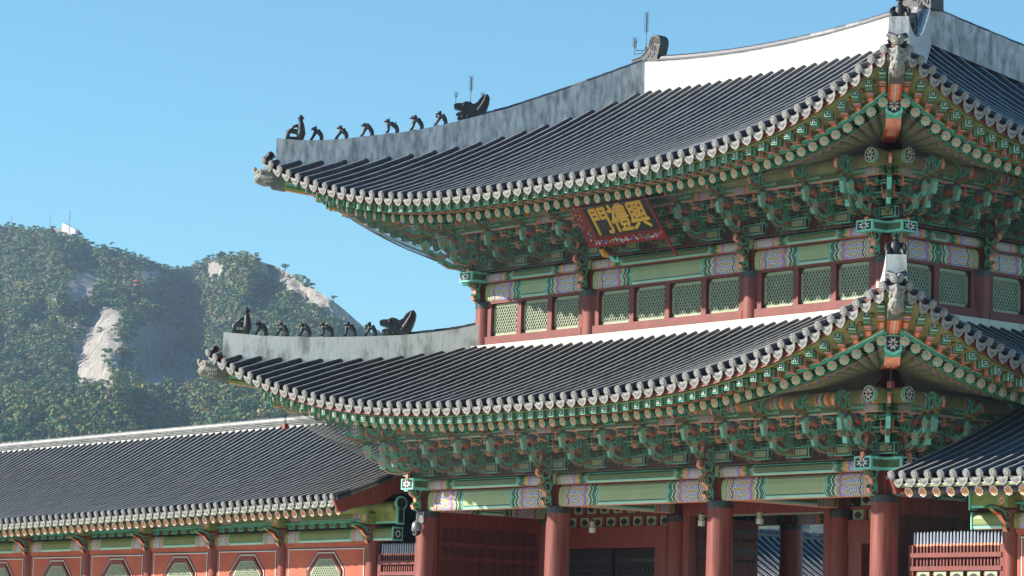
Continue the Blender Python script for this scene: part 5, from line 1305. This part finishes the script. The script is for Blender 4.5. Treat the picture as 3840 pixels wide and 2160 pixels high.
def rock(u, y):
    n = noise.fractal(V((u/45, y/60, 1)), 1, 2, 5)*.55+noise.fractal(V((u/14, y/22, 5)), 1, 2, 3)*.22
    f = max(gs(u, y, 365, 1320, 110, 165), gs(u, y, 400, 1210, 70, 50), gs(u, y, 585, 1330, 135, 135), gs(u, y, 690, 1400, 60, 80), gs(u, y, 290, 1100, 90, 50)*.9, gs(u, y, 320, 1045, 50, 35)*.9, gs(u, y, 560, 1035, 75, 28)*.95, gs(u, y, 810, 1020, 40, 35)*1.0, gs(u, y, 140, 1230, 40, 35)*.6, gs(u, y, 40, 1250, 30, 30)*.5)
    # bare granite strip down the right flank
    if 960 < u < 1400:
        yc = interp(u, [(960, 985), (1010, 1010), (1100, 1075), (1180, 1125), (1260, 1170), (1330, 1215), (1400, 1250)]); f = max(f, 1.4*math.exp(-((y-yc)/36)**2)*min(1, (u-950)/40)*min(1, (1405-u)/25))
    return f+n*.55
M['rockm'] = mat('granite', (.16, .14, .125), .9, .25, .14, 1.0, .4, stretch=(1, 1, .16), col2=(.36, .32, .28), thr=(.30, .62))
_t = M['rockm'].node_tree; _b = [n for n in _t.nodes if n.type == 'BSDF_PRINCIPLED'][0]; _src = _b.inputs['Base Color'].links[0].from_socket
_tc = N(_t, 'TexCoord'); _mp = N(_t, 'Mapping'); _mp.inputs['Scale'].default_value = (.055, .055, .022); _nz = N(_t, 'TexNoise'); _nz.inputs['Scale'].default_value = .05; _ad = N(_t, 'MixRGB', blend_type='ADD'); _ad.inputs[0].default_value = 9.0
_t.links.new(_tc.outputs['Object'], _mp.inputs[0]); _t.links.new(_tc.outputs['Object'], _nz.inputs[0]); _v = N(_t, 'TexVoronoi'); _v.feature = 'DISTANCE_TO_EDGE'
_n2 = N(_t, 'VectorMath', operation='MULTIPLY_ADD'); _n2.inputs[1].default_value = (1.2, 1.2, 1.2); _t.links.new(_nz.outputs['Color'], _n2.inputs[0]); _t.links.new(_mp.outputs[0], _n2.inputs[2]); _t.links.new(_n2.outputs[0], _v.inputs['Vector'])
_r = N(_t, 'ValToRGB'); _r.color_ramp.elements[0].position = .0; _r.color_ramp.elements[0].color = (.28, .26, .24, 1); _r.color_ramp.elements[1].position = .055; _r.color_ramp.elements[1].color = (1, 1, 1, 1); _t.links.new(_v.outputs[0], _r.inputs[0])
_m = N(_t, 'MixRGB', blend_type='MULTIPLY'); _m.inputs[0].default_value = 1; _t.links.new(_src, _m.inputs[1]); _t.links.new(_r.outputs[0], _m.inputs[2]); _t.links.new(_m.outputs[0], _b.inputs['Base Color']); _t.nodes.remove(_ad)
M['scrub'] = mat('mountain_soil', (.035, .045, .018), .95, .3, .05, .5, .3)
mb = MB(); grid = []
for j in range(NV+1):
    for i in range(NU+1):
        u = U0+(U1-U0)*i/NU; p, y = hill(u, (j/NV)**.9); grid.append((p, u, y))
vs = [g[0] for g in grid]; W1 = NU+1
back = []   # far side falls away
fs = [(j*W1+i, j*W1+i+1, (j+1)*W1+i+1, (j+1)*W1+i) for j in range(NV) for i in range(NU)]
ms = []
for f in fs:
    u = sum(grid[k][1] for k in f)/4; y = sum(grid[k][2] for k in f)/4; ms.append(1 if rock(u, y) > .47 else 0)
mb.add(vs, fs, ms)
top = [grid[NV*W1+i][0] for i in range(W1)]; bb = []
for k in (1, 2, 3):
    for p in top: d = V((p.x-CAMP.x, p.y-CAMP.y, 0)).normalized(); q = p+d*(160*k); q.z = p.z*(1-.3*k); bb.append(q)
mb.add(top+bb, [(k*W1+i, k*W1+i+1, (k+1)*W1+i+1, (k+1)*W1+i) for k in range(3) for i in range(NU)], 0)
foot = [grid[i][0] for i in range(W1)]; mb.add(foot+[V((p.x, p.y, -5))+V((p.x-CAMP.x, p.y-CAMP.y, 0)).normalized()*-160 for p in foot], [(W1+i, W1+i+1, i+1, i) for i in range(NU)], 0)
tag(mb.obj('mountain', ['scrub', 'rockm'], None, True), kind='structure')

# forest: thousands of crowns in a few species, one mass
import numpy as np
rng = np.random.RandomState(4)
def leafmat(name, c, var=.35):
    m = mat(name, c, .8, var, .35, spec=.2); return m
TC = [(.06, .12, .04), (.085, .145, .042), (.12, .17, .045), (.17, .18, .05), (.03, .08, .035), (.19, .15, .06), (.22, .19, .07), (.20, .08, .05), (.12, .14, .07)]
TW = [.22, .22, .18, .12, .12, .05, .05, .002, .07]
for i, c in enumerate(TC): M['tree%d' % i] = leafmat('foliage_%d' % i, c)
def crown(rx, rz, nclump, nleaf, lsz):
    """unit crown of layered leaf clumps: arrays of quad corners"""
    Q = []
    for c in range(nclump):
        a = rng.uniform(0, 2*pi); rad = rx*sqrt(rng.uniform(0, 1))*.75; z = rng.uniform(.25, 1)*rz; k = 1-.55*(z/rz)**2; cx, cy = cos(a)*rad*k, sin(a)*rad*k
        cr = rx*rng.uniform(.28, .46)
        for l in range(nleaf):
            d = rng.normal(size=3); d /= np.linalg.norm(d); d[2] = abs(d[2])*.9-.15
            p = np.array((cx, cy, z))+d*np.array((cr, cr, cr*.42))*rng.uniform(.7, 1.05)
            n = d+rng.normal(size=3)*.35; n[2] += .35; n /= np.linalg.norm(n); t = np.cross(n, rng.normal(size=3)); t /= np.linalg.norm(t); bt = np.cross(n, t); s = lsz*rng.uniform(.6, 1.25)
            Q.append([p+t*s, p+bt*s*.7, p-t*s, p-bt*s*.7])
    return np.array(Q)
PROT = [crown(2.4, 3.6, 8, 15, .48) for _ in range(4)]+[crown(2.8, 2.9, 8, 15, .50) for _ in range(4)]+[crown(1.9, 4.2, 8, 12, .45) for _ in range(2)]
allv = []; allm = []; trunks = MB(); ntree = 0
v = .10
rows = []
while v < 1.0:
    rows.append(v); v += .0115
for v in rows:
    u = -1300+rng.uniform(0, 20)
    while u < 1950:
        vv = min(.998, v+rng.uniform(-.006, .006)); u_ = u+rng.uniform(-8, 8)
        p, y = hill(u_, vv); R_ = rock(u_, y)
        if u_ > 1450 and y < 1280+0: pass
        if R_ < .46 or (R_ < .60 and rng.uniform() < .16) or rng.uniform() < .035:
            pr = PROT[rng.randint(len(PROT))]; s = rng.uniform(.8, 1.45)*(.8 if vv > .975 else 1.0); a = rng.uniform(0, 2*pi)
            if rng.uniform() < .06: s *= 1.3
            ca, sa = cos(a), sin(a); q = pr*s; X = q[..., 0]*ca-q[..., 1]*sa+p.x; Y = q[..., 0]*sa+q[..., 1]*ca+p.y; Z = q[..., 2]+p.z-.8*s
            allv.append(np.stack([X, Y, Z], -1).reshape(-1, 3))
            zone = noise.noise(V((u_/120, y/90, 20)))
            w_ = np.array(TW); 
            if zone > .12: w_[5:8] *= 3.2
            if zone < -.1: w_[4] *= 2.5
            if zone > .05: w_[3] *= 3; w_[8] *= 3
            k = rng.choice(len(TC), p=w_/w_.sum()); allm += [k]*len(pr); ntree += 1
        u += rng.uniform(13, 25)*(.75 if v > .97 else 1)*(2.2 if u < -60 else 1)
av = np.concatenate(allv).astype(np.float32); nq = len(av)//4
me = bpy.data.meshes.new('forest'); me.vertices.add(len(av)); me.vertices.foreach_set('co', av.ravel()); me.loops.add(nq*4); me.loops.foreach_set('vertex_index', np.arange(nq*4, dtype=np.int32)); me.polygons.add(nq)
me.polygons.foreach_set('loop_start', np.arange(0, nq*4, 4, dtype=np.int32)); me.polygons.foreach_set('loop_total', np.full(nq, 4, np.int32))
for i in range(len(TC)): me.materials.append(M['tree%d' % i])
me.polygons.foreach_set('material_index', np.array(allm, np.int32)); me.update(calc_edges=True)
tag(link('forest', me), kind='stuff'); print('trees', ntree, 'quads', nq)

def tree_at(px, v, s, lab, k=0, flat=True, grp=None):
    p, y = hill(px, v); r = empty('pine_tree' if k < 5 else 'maple_tree', lab, 'tree', p, grp)
    b = MB(); b.tube([(0, 0, -1), (.2*s, 0, 1.5*s), (0, .1, 3.2*s)], [.28*s, .2*s, .08*s], 6, 0); b.tube([(.1*s, 0, 1.8*s), (-.9*s, .2, 2.6*s)], [.10*s, .04*s], 5, 0); b.tube([(.1*s, 0, 2*s), (1.0*s, -.2, 2.9*s)], [.10*s, .04*s], 5, 0); b.obj('trunk', ['bark'], r)
    q = crown(2.6, 1.7 if flat else 3, 8, 16, .42)*s; b = MB()
    b.add([tuple(x+(0, 0, 1.6*s if flat else 1.0)) for x in q.reshape(-1, 3)], [(4*i, 4*i+1, 4*i+2, 4*i+3) for i in range(len(q))], 0); b.obj('crown', ['tree%d' % k], r)
M['bark'] = mat('bark', (.05, .035, .025), .9, .2, 3)
tree_at(292, .999, 1.15, 'lone spreading pine on the summit beside the white wall', 4)
tree_at(1068, .998, 1.0, 'leaning pine on the crest of the second hill above the bare granite strip', 4)
tree_at(1250, .997, .8, 'small pine on the bare right flank of the second hill', 0)
tree_at(1375, .997, .75, 'small pine low on the granite edge just left of the dragon head', 0)
tree_at(610, hill and .90, 1.25, 'bright red autumn tree below the saddle of the mountain', 7, False)
def mast(px, v, h, lab, w_=.16):
    p, y = hill(px, v); b = MB(); b.tube([(0, 0, -1), (0, 0, h)], w_, 5, 0); b.bar((-.8, 0, h), (.8, 0, h), .15, .15, 0); o = b.obj('mast', ['metal']); o.location = p; tag(o, lab, 'mast', 'masts on the mountain')
mast(258, .998, 13.5, 'tall thin mast behind the white summit wall', .2); mast(186, .998, 8.5, 'short mast left of the white summit wall'); mast(42, .998, 7, 'mast at the far left of the summit ridge'); mast(745, .84, 7, 'pale pole in the trees of the saddle between the hills', .2)
p, y = hill(258, .999); b = MB(); d_ = rt.copy(); d_.z = 0; d_.normalize(); d_ = Matrix.Rotation(radians(-35), 3, 'Z') @ d_; pv = V((-d_.y, d_.x, 0))
b.prism([(-4.2, -3), (5.5, -3), (5.5, -.6), (-2.0, 2.7), (-3.0, 3.4), (-4.2, 2.9)], (0, 0, 1.0), d_, V((0, 0, 1)), pv, 2, 0); b.prism([(-14, -3), (-4.3, -3), (-4.3, .5), (-9, 1.2), (-14, .4)], (0, 0, .8), d_, V((0, 0, 1)), pv, 1.5, 1)
o = b.obj('summit_wall', ['white', 'stone']); o.location = p+V((0, 0, 2.5)); tag(o, 'white sloping wall on the mountain summit beside a low stone wall', 'wall')
p, y = hill(515, .885); b = MB()
for sx in (-1, 1):
    for sy in (-1, 1): b.bar((sx*1.3, sy*1.3, -1), (sx*1.3, sy*1.3, 5.5), .4, .4, 0)
for z in (1.5, 3.2, 5.2): b.box((0, 0, z), (3, 3, .4), 0)
b.tube([(-1, 0, 5), (-1, 0, 9.5)], .12, 5, 1); o = b.obj('watch_platform', ['redwall', 'metal']); o.location = p; tag(o, 'small rusty red watch platform on the wooded slope below the summit', 'platform')
# trees beyond the court gallery
for k, (x, y, s) in enumerate(((-44, 58, 1.6), (-42, 66, 1.5), (-40, 74, 1.7))):
    r = empty('garden_tree', 'green tree beyond the court gallery seen through the gate under the rear beam', 'tree', (x, y, 6), 'trees seen through the gate')
    q = crown(2.4, 3.4, 8, 16, .5)*s; b = MB(); b.add([tuple(t) for t in q.reshape(-1, 3)], [(4*i, 4*i+1, 4*i+2, 4*i+3) for i in range(len(q))], 0); b.obj('crown', ['tree3'], r)
    b = MB(); b.tube([(0, 0, -6), (0, 0, 2)], [.3, .15], 6, 0); b.obj('trunk', ['bark'], r)

# ------------------------------------------------------------------ air
b = MB(); zmax = max(p.z for p, u, y in grid)+40
b.box(((-2400+200)/2, (-200+1900)/2, (zmax-8)/2), (2600, 2100, zmax+8), 0)
m = bpy.data.materials.new('haze_air'); m.use_nodes = True; t = m.node_tree; t.nodes.clear(); o = N(t, 'OutputMaterial'); pvn = N(t, 'VolumePrincipled')
pvn.inputs['Density'].default_value = .00014; pvn.inputs['Color'].default_value = (.55, .75, 1.0, 1); t.links.new(pvn.outputs[0], o.inputs['Volume']); M['haze'] = m
tag(b.obj('haze', ['haze']), kind='stuff')
